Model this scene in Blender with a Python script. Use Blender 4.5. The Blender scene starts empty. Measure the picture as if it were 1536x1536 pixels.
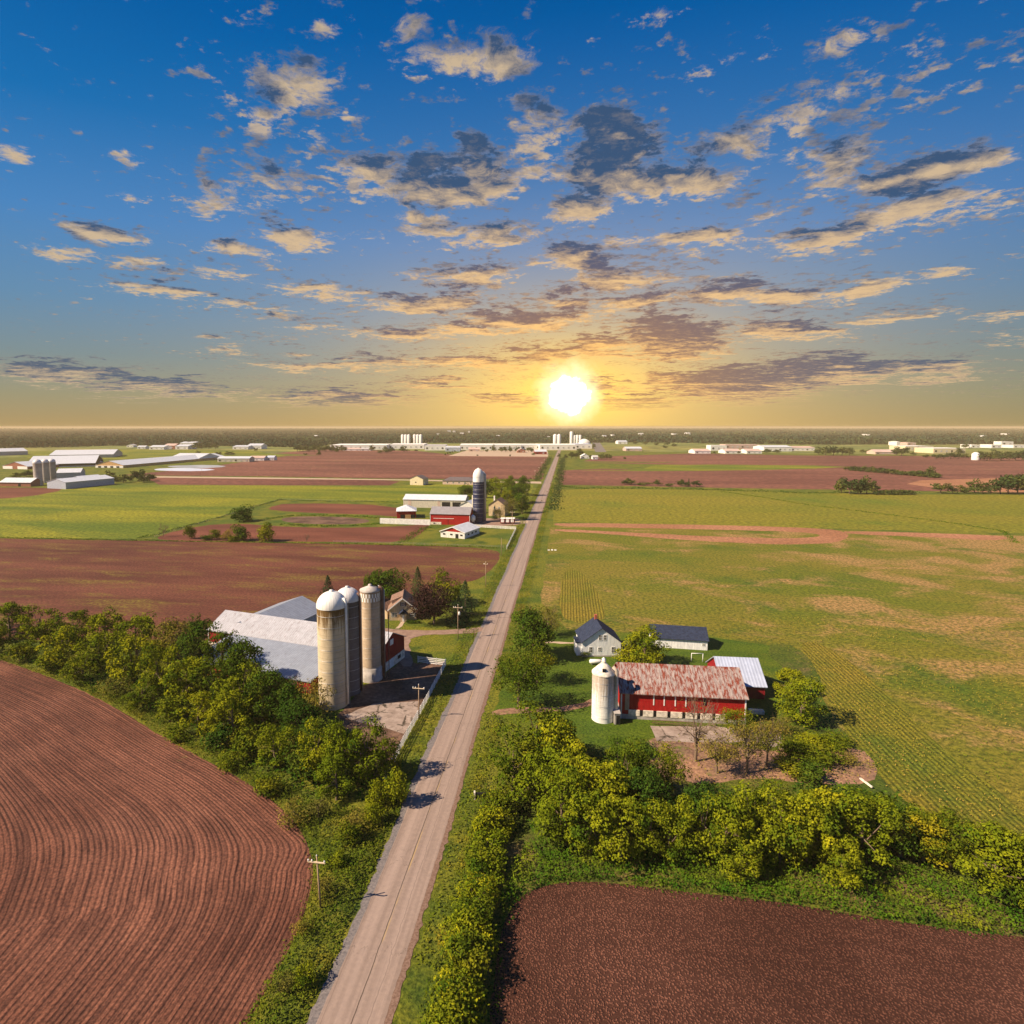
import bpy, math, random
import numpy as np
from mathutils import Vector, Matrix
from mathutils.geometry import delaunay_2d_cdt
random.seed(7); rng = np.random.default_rng(7)
S = bpy.context.scene; COL = S.collection
PI = math.pi; rad = math.radians
# ------------------------------------------------------------------ camera
F, CX, CY, HOR, ROADX, CH = 900.0, 720.0, 724.0, 640.0, 852.0, 60.0
TILT = math.atan((CY-HOR)/F)
YAW = math.atan((ROADX-CX)/F*math.cos(TILT))
CAM = Vector((20.9, 0, CH))
hd = Vector((-math.sin(YAW), math.cos(YAW), 0))
fw = Vector((hd.x*math.cos(TILT), hd.y*math.cos(TILT), -math.sin(TILT)))
rt = Vector((math.cos(YAW), math.sin(YAW), 0)); up = rt.cross(fw)
def ray(px, py): return (fw + rt*((px-CX)/F) + up*((CY-py)/F))
def G(px, py, z=0.0):
    d = ray(px, py); t = (z-CH)/d.z
    return Vector((CAM.x+d.x*t, CAM.y+d.y*t, z))
def proj(p):
    v = Vector(p)-CAM; d = v.dot(fw)
    return CX+F*v.dot(rt)/d, CY-F*v.dot(up)/d
def hgt(px, pyb, pyt):
    g = G(px, pyb); lo, hi = 0.0, 59.9
    for _ in range(40):
        m = (lo+hi)/2
        if proj((g.x, g.y, m))[1] > pyt: lo = m
        else: hi = m
    return lo
def mpp(py): return CH/(py-HOR)          # metres per photo pixel, sideways
cd = bpy.data.cameras.new('camera'); co = bpy.data.objects.new('camera', cd); COL.objects.link(co)
cd.sensor_width = 36; cd.lens = F/1536*36; cd.shift_x = (768-CX)/1536; cd.shift_y = (CY-768)/1536
co.matrix_world = Matrix.Translation(CAM) @ Matrix((rt, up, -fw)).transposed().to_4x4()
cd.clip_end = 100000; cd.clip_start = 0.5; S.camera = co
S.view_settings.view_transform = 'Standard'; S.view_settings.look = 'None'
S.view_settings.exposure = 0.88; S.view_settings.gamma = 1
S.cycles.use_denoising = True
S.cycles.max_bounces = 6; S.cycles.transparent_max_bounces = 8; S.cycles.volume_bounces = 0
# ------------------------------------------------------------------ node helper
class NT:
    def __init__(s, tree): s.t = tree; s.n = tree.nodes; s.l = tree.links
    def put(s, sock, v):
        if v is None: return
        if isinstance(v, bpy.types.NodeSocket): s.l.new(v, sock)
        else:
            if hasattr(sock, 'default_value'):
                dv = sock.default_value
                if hasattr(dv, '__len__') and not isinstance(v, (int, float)):
                    v = tuple(v)
                    if len(dv) == 4 and len(v) == 3: v = v+(1,)
                sock.default_value = v
    def node(s, typ, ins=None, out=0, **props):
        n = s.n.new(typ)
        for k, v in props.items(): setattr(n, k, v)
        if ins:
            for k, v in ins.items(): s.put(n.inputs[k], v)
        return n.outputs[out] if out is not None else n
    def m(s, op, a, b=None, c=None, clamp=False):
        return s.node('ShaderNodeMath', {0: a, 1: b, 2: c}, operation=op, use_clamp=clamp)
    def vm(s, op, a, b=None, out=0):
        return s.node('ShaderNodeVectorMath', {0: a, 1: b}, out=out, operation=op)
    def noise(s, vec, scale, detail=4, rough=.5, out=0, dist=0):
        return s.node('ShaderNodeTexNoise', {'Vector': vec, 'Scale': scale, 'Detail': detail, 'Roughness': rough, 'Distortion': dist}, out=out)
    def mr(s, v, a, b, c=0., d=1., smooth=True):
        return s.node('ShaderNodeMapRange', {'Value': v, 'From Min': a, 'From Max': b, 'To Min': c, 'To Max': d}, interpolation_type='SMOOTHSTEP' if smooth else 'LINEAR')
    def mix(s, f, a, b, mode='MIX'):
        n = s.n.new('ShaderNodeMix'); n.data_type = 'RGBA'; n.blend_type = mode
        s.put(n.inputs[0], f); s.put(n.inputs[6], a); s.put(n.inputs[7], b)
        return n.outputs[2]
    def scale(s, v, x, y, z=1):
        return s.vm('MULTIPLY', v, (x, y, z))
    def sep(s, v):
        n = s.n.new('ShaderNodeSeparateXYZ'); s.l.new(v, n.inputs[0]); return n.outputs
    def comb(s, x=0, y=0, z=0): return s.node('ShaderNodeCombineXYZ', {0: x, 1: y, 2: z})
    def ramp(s, f, stops, interp='LINEAR'):
        n = s.n.new('ShaderNodeValToRGB'); s.l.new(f, n.inputs[0]); cr = n.color_ramp; cr.interpolation = interp
        while len(cr.elements) < len(stops): cr.elements.new(.5)
        for e, (p, c) in zip(cr.elements, stops): e.position = p; e.color = tuple(c)+(1,) if len(c) == 3 else c
        return n.outputs[0]
    def bump(s, h, strength=.5, dist=.1): return s.node('ShaderNodeBump', {'Height': h, 'Strength': strength, 'Distance': dist})
def srgb(r, g, b):
    f = lambda c: (c/255/12.92) if c/255 <= .04045 else ((c/255+.055)/1.055)**2.4
    return (f(r), f(g), f(b))
MATS = {}
def mat(name, fn, rough=.9, spec=.2, metal=0.0):
    m = bpy.data.materials.new(name); m.use_nodes = True
    t = NT(m.node_tree); b = t.n['Principled BSDF']
    b.inputs['Roughness'].default_value = rough; b.inputs['Metallic'].default_value = metal
    b.inputs['Specular IOR Level'].default_value = spec
    r = fn(t)
    if not isinstance(r, tuple) or len(r) == 3: r = (r, None)
    t.put(b.inputs['Base Color'], r[0])
    if r[1] is not None: t.l.new(r[1], b.inputs['Normal'])
    MATS[name] = m; return m
def pos(t): return t.node('ShaderNodeNewGeometry', out=0)
def objc(t): return t.node('ShaderNodeTexCoord', out=3)
def plain(name, c, rough=.8, spec=.2, metal=0., var=.12, sc=.8):
    def f(t):
        n = t.noise(objc(t), sc, 5, .6)
        return t.mix(t.mr(n, .3, .7), tuple(x*(1-var) for x in c), tuple(min(1, x*(1+var)) for x in c))
    return mat(name, f, rough, spec, metal)
# ------------------------------------------------------------------ scene objects helpers
def link(o): COL.objects.link(o); return o
def tag(o, label=None, cat=None, group=None, kind=None):
    if label: o['label'] = label
    if cat: o['category'] = cat
    if group: o['group'] = group
    if kind: o['kind'] = kind
    return o
def thing(name, label, cat, loc=(0, 0, 0), rz=0, group=None):
    o = bpy.data.objects.new(name, None); link(o); o.location = loc; o.rotation_euler = (0, 0, rz)
    return tag(o, label, cat, group)
class MB:
    def __init__(s): s.v = []; s.f = []; s.sm = []
    def add(s, vs, fs, smooth=False):
        k = len(s.v); s.v += [tuple(v) for v in vs]; s.f += [tuple(i+k for i in f) for f in fs]; s.sm += [smooth]*len(fs); return s
    def box(s, x0, x1, y0, y1, z0, z1):
        return s.add([(x0,y0,z0),(x1,y0,z0),(x1,y1,z0),(x0,y1,z0),(x0,y0,z1),(x1,y0,z1),(x1,y1,z1),(x0,y1,z1)],
                     [(3,2,1,0),(4,5,6,7),(0,1,5,4),(1,2,6,5),(2,3,7,6),(3,0,4,7)])
    def beam(s, a, b, w, h=None):
        a, b = Vector(a), Vector(b); h = h or w; d = (b-a).normalized()
        u = d.cross(Vector((0, 0, 1)))
        u = Vector((1, 0, 0)) if u.length < 1e-4 else u.normalized()
        n = u.cross(d); vs = []
        for p in (a, b):
            for q, r in ((-1,-1),(1,-1),(1,1),(-1,1)): vs.append(p+u*q*w/2+n*r*h/2)
        return s.add(vs, [(3,2,1,0),(4,5,6,7),(0,1,5,4),(1,2,6,5),(2,3,7,6),(3,0,4,7)])
    def tube(s, pts, rs, n=8, smooth=True, cap=True):
        vs = []; fs = []
        for i, p in enumerate(pts):
            p = Vector(p); d = (Vector(pts[min(i+1, len(pts)-1)])-Vector(pts[max(i-1, 0)])).normalized()
            u = d.cross(Vector((0.13, 1, 0.02))).normalized(); w = d.cross(u)
            for k in range(n): a = 2*PI*k/n; vs.append(p+u*math.cos(a)*rs[i]+w*math.sin(a)*rs[i])
        for i in range(len(pts)-1):
            for k in range(n): fs.append((i*n+k, i*n+(k+1) % n, (i+1)*n+(k+1) % n, (i+1)*n+k))
        if cap: fs.append(tuple(range(n))[::-1]); fs.append(tuple((len(pts)-1)*n+k for k in range(n)))
        return s.add(vs, fs, smooth)
    def lathe(s, prof, n=32, smooth=True, cx=0, cy=0):
        vs = []; fs = []
        for r, z in prof:
            for k in range(n): a = 2*PI*k/n; vs.append((cx+r*math.cos(a), cy+r*math.sin(a), z))
        for i in range(len(prof)-1):
            for k in range(n): fs.append((i*n+k, i*n+(k+1) % n, (i+1)*n+(k+1) % n, (i+1)*n+k))
        return s.add(vs, fs, smooth)
    def build(s, name, m, parent=None):
        me = bpy.data.meshes.new(name); me.from_pydata(s.v, [], s.f); me.update()
        me.polygons.foreach_set('use_smooth', s.sm)
        if m: me.materials.append(MATS[m] if isinstance(m, str) else m)
        o = bpy.data.objects.new(name, me); link(o)
        if parent: o.parent = parent
        return o
def npmesh(name, V, Q, m, smooth=False):
    """V (n,3) floats, Q (k,4) or (k,3) ints"""
    me = bpy.data.meshes.new(name); k = Q.shape[1]
    me.vertices.add(len(V)); me.vertices.foreach_set('co', np.ascontiguousarray(V, dtype=np.float32).ravel())
    me.loops.add(Q.size); me.loops.foreach_set('vertex_index', Q.ravel().astype(np.int32))
    me.polygons.add(len(Q)); me.polygons.foreach_set('loop_start', np.arange(0, Q.size, k, dtype=np.int32))
    me.update(calc_edges=True)
    if m: me.materials.append(MATS[m])
    return me
# ------------------------------------------------------------------ world
SUN_AZ = rad(25)       # light travels towards +x, this much towards +y
SUN_EL = rad(40)
to_sun = Vector((-math.cos(SUN_AZ)*math.cos(SUN_EL), -math.sin(SUN_AZ)*math.cos(SUN_EL), math.sin(SUN_EL)))
sl = bpy.data.lights.new('sun', 'SUN'); sl.energy = 5.0; sl.angle = rad(.55); sl.color = (1, .81, .57)
so = link(bpy.data.objects.new('sun', sl)); so.rotation_euler = (-to_sun).to_track_quat('-Z', 'Y').to_euler()
W = bpy.data.worlds.new('World'); S.world = W; W.use_nodes = True
t = NT(W.node_tree); t.n.clear()
nish = t.n.new('ShaderNodeTexSky'); nish.sky_type = 'NISHITA'; nish.sun_disc = False
nish.sun_elevation = SUN_EL; nish.sun_rotation = math.atan2(to_sun.x, to_sun.y); nish.altitude = 200
D = t.node('ShaderNodeTexCoord', out=0); dx, dy, dz = t.sep(D)[:3]
az = t.m('ARCTAN2', dx, dy); el = t.m('ARCSINE', dz)
def azel(px, py):
    r = ray(px, py).normalized(); return math.atan2(r.x, r.y), math.asin(r.z)
zz = t.m('ADD', t.m('MAXIMUM', dz, 0.0), .045)
P = t.comb(t.m('DIVIDE', dx, zz), t.m('DIVIDE', dy, zz), 0.)
warp = t.noise(P, 1.3, 5, .6, out=1)
AE = t.comb(az, el, 0.)
AEw = t.vm('ADD', AE, t.vm('MULTIPLY', t.vm('SUBTRACT', warp, (.5, .5, .5)), (.10, .07, 0)))
BL = [(690,95,95,50,1),(620,35,75,40,.8),(740,55,60,50,.6),(430,120,80,40,.9),(405,175,35,40,.9),(310,275,60,40,.8),(410,280,60,50,.7),
 (560,255,70,50,1),(650,270,90,50,1.2),(715,255,55,50,1.2),(640,325,60,25,.9),(745,350,110,30,.9),(805,200,60,60,1),(920,235,80,80,1.5),(870,310,70,35,1.2),(1020,265,100,40,1.3),
 (1100,210,90,40,.8),(1190,170,110,60,.75),(1260,230,60,55,1),(1400,250,120,38,1.5),(1350,315,130,28,1.2),(1230,350,90,28,1.1),(1130,330,90,40,.6),
 (1100,80,80,28,.55),(1270,60,70,30,.55),(1370,70,60,25,.4),(980,25,60,25,.4),(150,350,80,24,1.05),(90,380,60,14,.8),(350,370,70,22,1),(450,352,70,20,1.1),(220,400,70,14,.9),(230,432,100,16,1),
 (345,455,45,14,.9),(330,410,60,14,.7),(720,352,100,20,.8),(860,395,70,26,1.1),(920,375,60,16,1),(1040,360,90,20,1),(930,415,90,22,1.1),(1080,415,70,14,1),
 (700,415,80,20,1.2),(640,452,100,18,1.2),(600,500,70,14,1),(780,480,110,18,1.3),(700,500,80,10,.9),(840,455,60,18,1),(960,455,120,22,1.1),(1090,440,80,22,1.2),(1180,440,110,18,1.2),(1300,425,70,14,1),
 (1010,508,90,35,1.3),(900,520,60,18,1),(1170,490,80,20,1.1),(1230,490,60,18,1),(1340,475,110,14,.9),(1240,553,170,22,1.5),(1110,575,130,26,1.5),(1400,553,70,20,1.3),(1010,570,50,18,1),
 (100,560,130,20,1.25),(230,580,110,18,1.2),(480,545,120,10,.9),(440,600,60,8,.9),(520,597,110,14,1.1),(340,590,60,8,.8),(560,540,80,14,.8),(700,545,110,14,1),(640,575,80,10,.8),(450,495,60,10,.7),(480,435,90,14,.7),
 (430,475,70,10,.6),(330,520,60,10,.6),(820,530,70,18,.9),(760,600,70,10,.9),(960,605,80,12,1),(900,580,60,10,.8),(1430,400,50,14,.8),(1500,475,60,12,.7),(1500,515,60,10,.4),(20,222,38,16,.7),(185,232,34,20,.6),(185,283,34,12,.6),(270,150,35,20,.4),
 (360,20,55,22,.5),(485,42,28,18,.6),(520,175,35,15,.5),(640,215,40,22,.6),(490,205,30,25,.6),(1030,380,60,10,.6),(560,355,60,14,.5),(480,355,40,14,.6)]
def blobmask(vec):
    mask = None
    for (px, py, rx, ry, w) in BL:
        a0, e0 = azel(px, py); a1, _ = azel(px+rx, py); _, e1 = azel(px, py-ry)
        sx, sy = 1/(a1-a0)/1.45, 1/(e1-e0)/1.45
        n = t.n.new('ShaderNodeTexGradient'); n.gradient_type = 'SPHERICAL'; t.l.new(vec, n.inputs[0])
        tm = n.texture_mapping; tm.vector_type = 'POINT'; tm.scale = (sx, sy, 1); tm.translation = (-a0*sx, -e0*sy, 0)
        v = t.m('MULTIPLY', n.outputs[1], w)
        mask = v if mask is None else t.m('MAXIMUM', mask, v)
    return t.mr(mask, 0., 1., 0., 1.25, smooth=False)
mask = blobmask(AEw)
maskb = blobmask(t.vm('ADD', AEw, t.comb(0., t.m('MULTIPLY', t.m('ADD', t.m('MULTIPLY', el, .05), .005), -1.), 0.)))
NS = 4.2
sd, se = azel(853, 592); sdir = Vector((math.sin(sd)*math.cos(se), math.cos(sd)*math.cos(se), math.sin(se)))
Pw = t.vm('ADD', P, t.vm('MULTIPLY', t.vm('SUBTRACT', t.noise(P, 2.2, 4, .6, out=1), (.5,.5,.5)), (.45,.45,0)))
def cloudn(off):
    p = t.vm('ADD', Pw, off)
    return t.noise(p, NS, 11, .66)
n1 = cloudn((0, 0, 0)); n2 = cloudn((math.sin(sd)*.08, math.cos(sd)*.065, 0))
m2 = t.m("SUBTRACT", mask, .56)
nearsun = t.m('MULTIPLY', t.mr(el, rad(15), rad(8)), t.mr(t.m('ABSOLUTE', t.m('SUBTRACT', az, sd-.05)), rad(34), rad(8)))
brk = t.m('MULTIPLY', t.m('SUBTRACT', t.noise(P, 15., 8, .72, dist=.2), .5), .50)
dens = t.m('ADD', t.m('ADD', brk, t.m('MULTIPLY', t.m('SUBTRACT', n1, .5), 1.15)), t.m('ADD', t.m('MULTIPLY', m2, .37), t.m('MULTIPLY', nearsun, .055)))
regn = t.m('MULTIPLY', t.mr(t.noise(P, 1.7, 3, .5), .40, .62), t.m('MULTIPLY', t.mr(el, rad(34), rad(24)), t.mr(az, rad(-52), rad(-25))))
nS = t.noise(P, 13., 7, .66)
dens2 = t.m('ADD', t.m('SUBTRACT', nS, .60), t.m('ADD', t.m('MULTIPLY', regn, .115), t.m('MULTIPLY', mask, .07)))
cov2 = t.m('MULTIPLY', t.mr(dens2, 0., .13), .85)
cov = t.m('MAXIMUM', t.mr(dens, -.03, .15), cov2)
thick = t.mr(dens, .03, .22)
side = t.mr(t.m('ADD', t.m('MULTIPLY', t.m('SUBTRACT', mask, maskb), .34), t.m('MULTIPLY', t.m('SUBTRACT', n1, n2), .8)), -.09, .33)
cosg = t.vm('DOT_PRODUCT', D, tuple(sdir), out=1); ang = t.m('ARCCOSINE', t.m('MINIMUM', cosg, .99999))
skyc = t.ramp(t.m('MULTIPLY', el, 1/rad(36)), [
 (0.00, srgb(182,154,102)), (.07, srgb(160,154,122)), (.16, srgb(126,147,152)), (.28, srgb(98,144,180)), (.45, srgb(72,136,196)), (.66, srgb(28,114,182)), (.85, srgb(10,97,168)), (1., srgb(2,84,154))])
# darker, deeper towards the right (away from the hidden sun's side)
skyc = t.mix(t.mr(az, rad(10), rad(45)), skyc, t.mix(1., skyc, (.70,.82,.88), 'MULTIPLY'))
flat = t.m('SQRT', t.m('ADD', t.m('POWER', t.m('MULTIPLY', t.m('SUBTRACT', az, sd), .60), 2.), t.m('POWER', t.m('MULTIPLY', t.m('SUBTRACT', el, se), 1.25), 2.)))
g1 = t.m('MAXIMUM', t.m('SUBTRACT', t.m('EXPONENT', t.m('MULTIPLY', flat, -6.2)), .018), 0.); g2 = t.m('EXPONENT', t.m('MULTIPLY', flat, -13.))
skyc = t.mix(t.m('MULTIPLY', g1, .85, clamp=True), skyc, (.95,.62,.27))
skyc = t.mix(t.m('MULTIPLY', g2, 1.5, clamp=True), skyc, (1.45,.92,.18))
lit = t.mix(t.m('MULTIPLY', g1, 1.9, clamp=True), srgb(212,188,152), (1.3,.72,.22))
drk = t.mix(t.m('MULTIPLY', t.m('SUBTRACT', g1, .12), 2.2, clamp=True), srgb(62,86,118), srgb(190,130,80))
drk = t.mix(t.mr(el, rad(16), rad(3)), drk, t.mix(.30, drk, srgb(128,128,130)))
shade = t.m('ADD', t.m('MULTIPLY', side, 1.25), t.m('MULTIPLY', t.m('SUBTRACT', .48, thick), .55), clamp=True)
shade = t.m('ADD', shade, t.m('MULTIPLY', t.m('SUBTRACT', t.noise(P, 14., 8, .7), .5), 1.15), clamp=True)
cl = t.mix(shade, drk, lit)
fadeh = t.mr(el, rad(.6), rad(3.2))
skyc = t.mix(t.m('MULTIPLY', cov, t.m('MULTIPLY', fadeh, .93)), skyc, cl)
core_w = t.m('ADD', ang, t.m('MULTIPLY', t.m('SUBTRACT', t.noise(D, 38., 4, .6), .5), .035))
skyc = t.mix(t.mr(core_w, rad(3.7), rad(1.2)), skyc, (1.6,1.35,.75))
skyc = t.mix(t.mr(core_w, rad(1.9), rad(1.35)), skyc, (4.,4.,3.6))
bg1 = t.node('ShaderNodeBackground', {'Color': skyc, 'Strength': .51})
tint = t.mix(1., nish.outputs[0], (.35,.55,1.,1), 'MULTIPLY')
bg2 = t.node('ShaderNodeBackground', {'Color': tint, 'Strength': .0008})
ad = t.node('ShaderNodeAddShader', {0: bg1, 1: bg2})
t.l.new(ad, t.node('ShaderNodeOutputWorld', out=None).inputs[0])
W.cycles.sampling_method = 'MANUAL'; W.cycles.sample_map_resolution = 512
# ------------------------------------------------------------------ ground materials
def soil(name, dark, light, green=None, gamt=.0, band=(.012,.05), fine=1.6, row=None):
    def f(t):
        p = pos(t); bnd = t.noise(t.scale(p, band[0], band[1]), 1., 6, .6)
        fn = t.noise(p, fine, 6, .65); c = t.mix(t.mr(bnd, .32, .68), dark, light)
        c = t.mix(t.mr(fn, .35, .7), t.mix(1., c, (.62,.60,.62), 'MULTIPLY'), t.mix(1., c, (1.3,1.3,1.25), 'MULTIPLY'))
        h = fn
        if row:
            r = t.node('ShaderNodeTexWave', {'Vector': p, 'Scale': row[0], 'Distortion': 1.5, 'Detail': 3., 'Detail Scale': .3}, out=1, bands_direction=row[1])
            c = t.mix(t.m('MULTIPLY', r, .35), c, t.mix(1., c, (.5,.5,.5), 'MULTIPLY')); h = t.m('ADD', fn, r)
        if green:
            g = t.noise(t.scale(p, band[0]*1.4, band[1]*1.3), 1.7, 7, .7, dist=.4)
            g2 = t.noise(p, .9, 4, .7)
            c = t.mix(t.m('MULTIPLY', t.mr(g, .62-gamt, .80-gamt), t.mr(g2, .38, .62)), c, green)
        return c, t.bump(h, .7, .25)
    return mat(name, f)
def crop(name, a, b, c3, band=(.01,.045), patch=.02, tan=None, tant=.0, fine=1.2, rowdir=None, shift=(0,0,0)):
    def f(t):
        p = t.vm('ADD', pos(t), shift); n = t.noise(t.scale(p, band[0], band[1]), 1., 5, .6, dist=.5)
        c = t.mix(t.mr(n, .35, .65), a, b)
        n2 = t.noise(p, patch, 5, .65); c = t.mix(t.mr(n2, .5, .72), c, c3)
        fn = t.noise(p, fine, 6, .7)
        if tan:
            g = t.m('ADD', t.noise(t.scale(p, band[0]*1.6, band[1]*.9), 1.3, 7, .68, dist=.6), t.mr(t.sep(p)[0], 70., 190., 0., .09))
            c = t.mix(t.m('MULTIPLY', t.mr(g, .60-tant, .76-tant), t.mr(fn, .3, .6, .35, 1.)), c, tan)
        c = t.mix(t.mr(fn, .34, .66), t.mix(1., c, (.42,.50,.42), 'MULTIPLY'), t.mix(1., c, (1.5,1.4,1.3), 'MULTIPLY'))
        sp = t.noise(p, fine*1.1, 3, .75, dist=.3)
        c = t.mix(t.m('MULTIPLY', t.mr(sp, .62, .70), .8), c, t.mix(1., c, (.18,.22,.15), 'MULTIPLY'))
        h = fn
        if rowdir:
            r = t.node('ShaderNodeTexWave', {'Vector': p, 'Scale': rowdir[0], 'Distortion': .8, 'Detail': 2., 'Detail Scale': .4}, out=1, bands_direction=rowdir[1])
            c = t.mix(t.m('MULTIPLY', r, t.mr(t.noise(p, .12, 5, .7), .38, .62, .0, .5)), c, t.mix(1., c, (.4,.55,.35), 'MULTIPLY')); h = t.m('ADD', fn, t.m('MULTIPLY', r, .4))
        return c, t.bump(h, 1., .3)
    return mat(name, f)
def furrowed(name, dark, light, spacing, streak=.6, green=None):
    def f(t):
        uv = t.node('ShaderNodeTexCoord', out=2); u = t.sep(uv)[0]; p = pos(t)
        wob = t.m('MULTIPLY', t.m('SUBTRACT', t.noise(p, .35, 4, .6), .5), 1.5)
        ph = t.m('ADD', t.m('MULTIPLY', u, 2*PI/spacing), wob)
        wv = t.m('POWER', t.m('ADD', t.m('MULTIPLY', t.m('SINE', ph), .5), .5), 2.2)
        # every row differs a little: a 1-d noise across the rows, long streaks along them
        rn = t.noise(t.comb(t.m('MULTIPLY', u, 1.), t.m('MULTIPLY', t.sep(uv)[1], .035), 0.), 1.35, 3, .6)
        lump = t.noise(p, 2.4, 6, .7); big = t.noise(p, .035, 5, .6)
        c = t.mix(t.mr(big, .3, .7), dark, light)
        c = t.mix(t.mr(rn, .35, .65), t.mix(1., c, (.66,.64,.66), 'MULTIPLY'), t.mix(1., c, (1.18,1.16,1.12), 'MULTIPLY'))
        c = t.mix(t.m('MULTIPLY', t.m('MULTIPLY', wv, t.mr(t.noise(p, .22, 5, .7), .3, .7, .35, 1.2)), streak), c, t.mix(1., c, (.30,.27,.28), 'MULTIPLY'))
        c = t.mix(t.mr(lump, .35, .65), t.mix(1., c, (.60,.58,.60), 'MULTIPLY'), t.mix(1., c, (1.4,1.4,1.38), 'MULTIPLY'))
        if green:
            c = t.mix(t.m('MULTIPLY', t.mr(t.noise(p, .09, 6, .7), .66, .78), .6), c, green)
        h = t.m('ADD', t.m('MULTIPLY', wv, -.4), t.m('ADD', t.m('MULTIPLY', lump, 1.1), t.m('MULTIPLY', rn, 1.2)))
        return c, t.bump(h, 1., .16)
    return mat(name, f)
GR1, GR2 = (.14,.20,.018), (.07,.13,.012)
crop('verge_grass', (.07,.105,.009), (.16,.155,.014), (.03,.065,.007), band=(.06,.06), patch=.10, fine=1.7)
crop('mown_lawn', (.085,.125,.007), (.050,.095,.006), (.13,.140,.009), band=(.03,.12), patch=.05, fine=2.2)
crop('far_ground', (.20,.19,.05), (.12,.16,.045), (.24,.16,.09), band=(.0007,.0032), patch=.001, fine=.01)
crop('bright_crop', (.085,.125,.008), (.21,.205,.012), (.065,.115,.008), band=(.006,.022), patch=.008, fine=.5)
crop('yellow_crop', (.150,.150,.010), (.190,.165,.015), (.095,.135,.008), band=(.004,.016), patch=.006, fine=.4)
crop('mixed_crop', (.112,.128,.009), (.165,.140,.018), (.055,.098,.008), band=(.013,.032), patch=.03, tan=(.30,.178,.075), tant=.10, fine=.95)
crop('row_crop', (.145,.14,.011), (.20,.15,.018), (.09,.12,.010), band=(.03,.03), patch=.04, fine=1.4, rowdir=(.33,'X'))
crop('weedy_ground', (.055,.085,.009), (.11,.12,.014), (.19,.12,.06), band=(.06,.06), patch=.07, fine=1.6)
soil('red_soil', (.115,.035,.022), (.20,.068,.042), fine=1.2)
soil('red_soil_green', (.085,.026,.017), (.15,.052,.032), green=(.17,.125,.02), gamt=.14, fine=1.2)
soil('far_soil', (.12,.042,.032), (.22,.088,.062), green=(.30,.27,.07), gamt=.03, band=(.0028,.013), fine=.15)
soil('track_soil', (.30,.135,.07), (.38,.18,.10), band=(.02,.04), fine=.6)
soil('yard_dirt', (.07,.04,.028), (.20,.118,.085), band=(.10,.14), fine=1.1)
soil('bare_litter', (.20,.12,.085), (.34,.19,.12), green=(.10,.14,.02), gamt=.12, band=(.12,.12), fine=1.4)
furrowed('furrow_soil', (.115,.042,.027), (.215,.090,.060),   .62, .72, green=(.18,.17,.04))
def pitted(t):
    uv = t.node('ShaderNodeTexCoord', out=2); u = t.sep(uv)[0]; p = pos(t)
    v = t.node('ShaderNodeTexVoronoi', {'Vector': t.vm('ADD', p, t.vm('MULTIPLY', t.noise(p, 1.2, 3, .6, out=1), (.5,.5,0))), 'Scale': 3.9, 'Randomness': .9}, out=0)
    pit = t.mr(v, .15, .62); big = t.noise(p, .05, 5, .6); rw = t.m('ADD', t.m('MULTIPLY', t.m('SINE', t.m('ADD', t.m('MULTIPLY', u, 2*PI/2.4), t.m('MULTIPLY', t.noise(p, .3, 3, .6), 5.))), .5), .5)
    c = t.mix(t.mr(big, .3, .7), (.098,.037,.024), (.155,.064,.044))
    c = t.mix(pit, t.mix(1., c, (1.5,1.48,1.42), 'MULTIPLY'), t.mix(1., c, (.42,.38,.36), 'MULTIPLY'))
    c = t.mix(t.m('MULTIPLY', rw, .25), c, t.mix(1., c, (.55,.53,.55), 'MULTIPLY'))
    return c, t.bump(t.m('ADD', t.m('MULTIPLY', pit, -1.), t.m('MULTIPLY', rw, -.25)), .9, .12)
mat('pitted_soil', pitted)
def dirtroad(t):
    n = t.noise(pos(t), .8, 5, .6); return t.mix(n, (.36,.26,.19), (.50,.38,.28)), t.bump(n, .3, .05)
mat('gravel_lane', dirtroad)
def drive(t):
    n = t.noise(pos(t), .6, 6, .65); return t.mix(t.mr(n, .3, .7), (.20,.125,.10), (.30,.20,.155)), t.bump(n, .3, .03)
mat('driveway_dirt', drive)
def conc(t):
    p = pos(t); n = t.noise(p, .5, 6, .65)
    v = t.node('ShaderNodeTexVoronoi', {'Vector': t.vm('ADD', p, t.vm('MULTIPLY', t.noise(p, .6, 4, .6, out=1), (2.2,2.2,0))), 'Scale': .22}, feature='DISTANCE_TO_EDGE')
    c = t.mix(t.mr(n, .3, .7), (.22,.165,.14), (.36,.285,.25))
    c = t.mix(t.mr(t.noise(p, .35, 5, .7, dist=.6), .60, .68), c, (.07,.05,.035))
    return t.mix(t.m('MULTIPLY', t.mr(v, .05, .01), t.mr(t.noise(p, .3, 4, .7), .45, .6)), c, (.045,.035,.025)), None
mat('cracked_concrete', conc)
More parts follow.
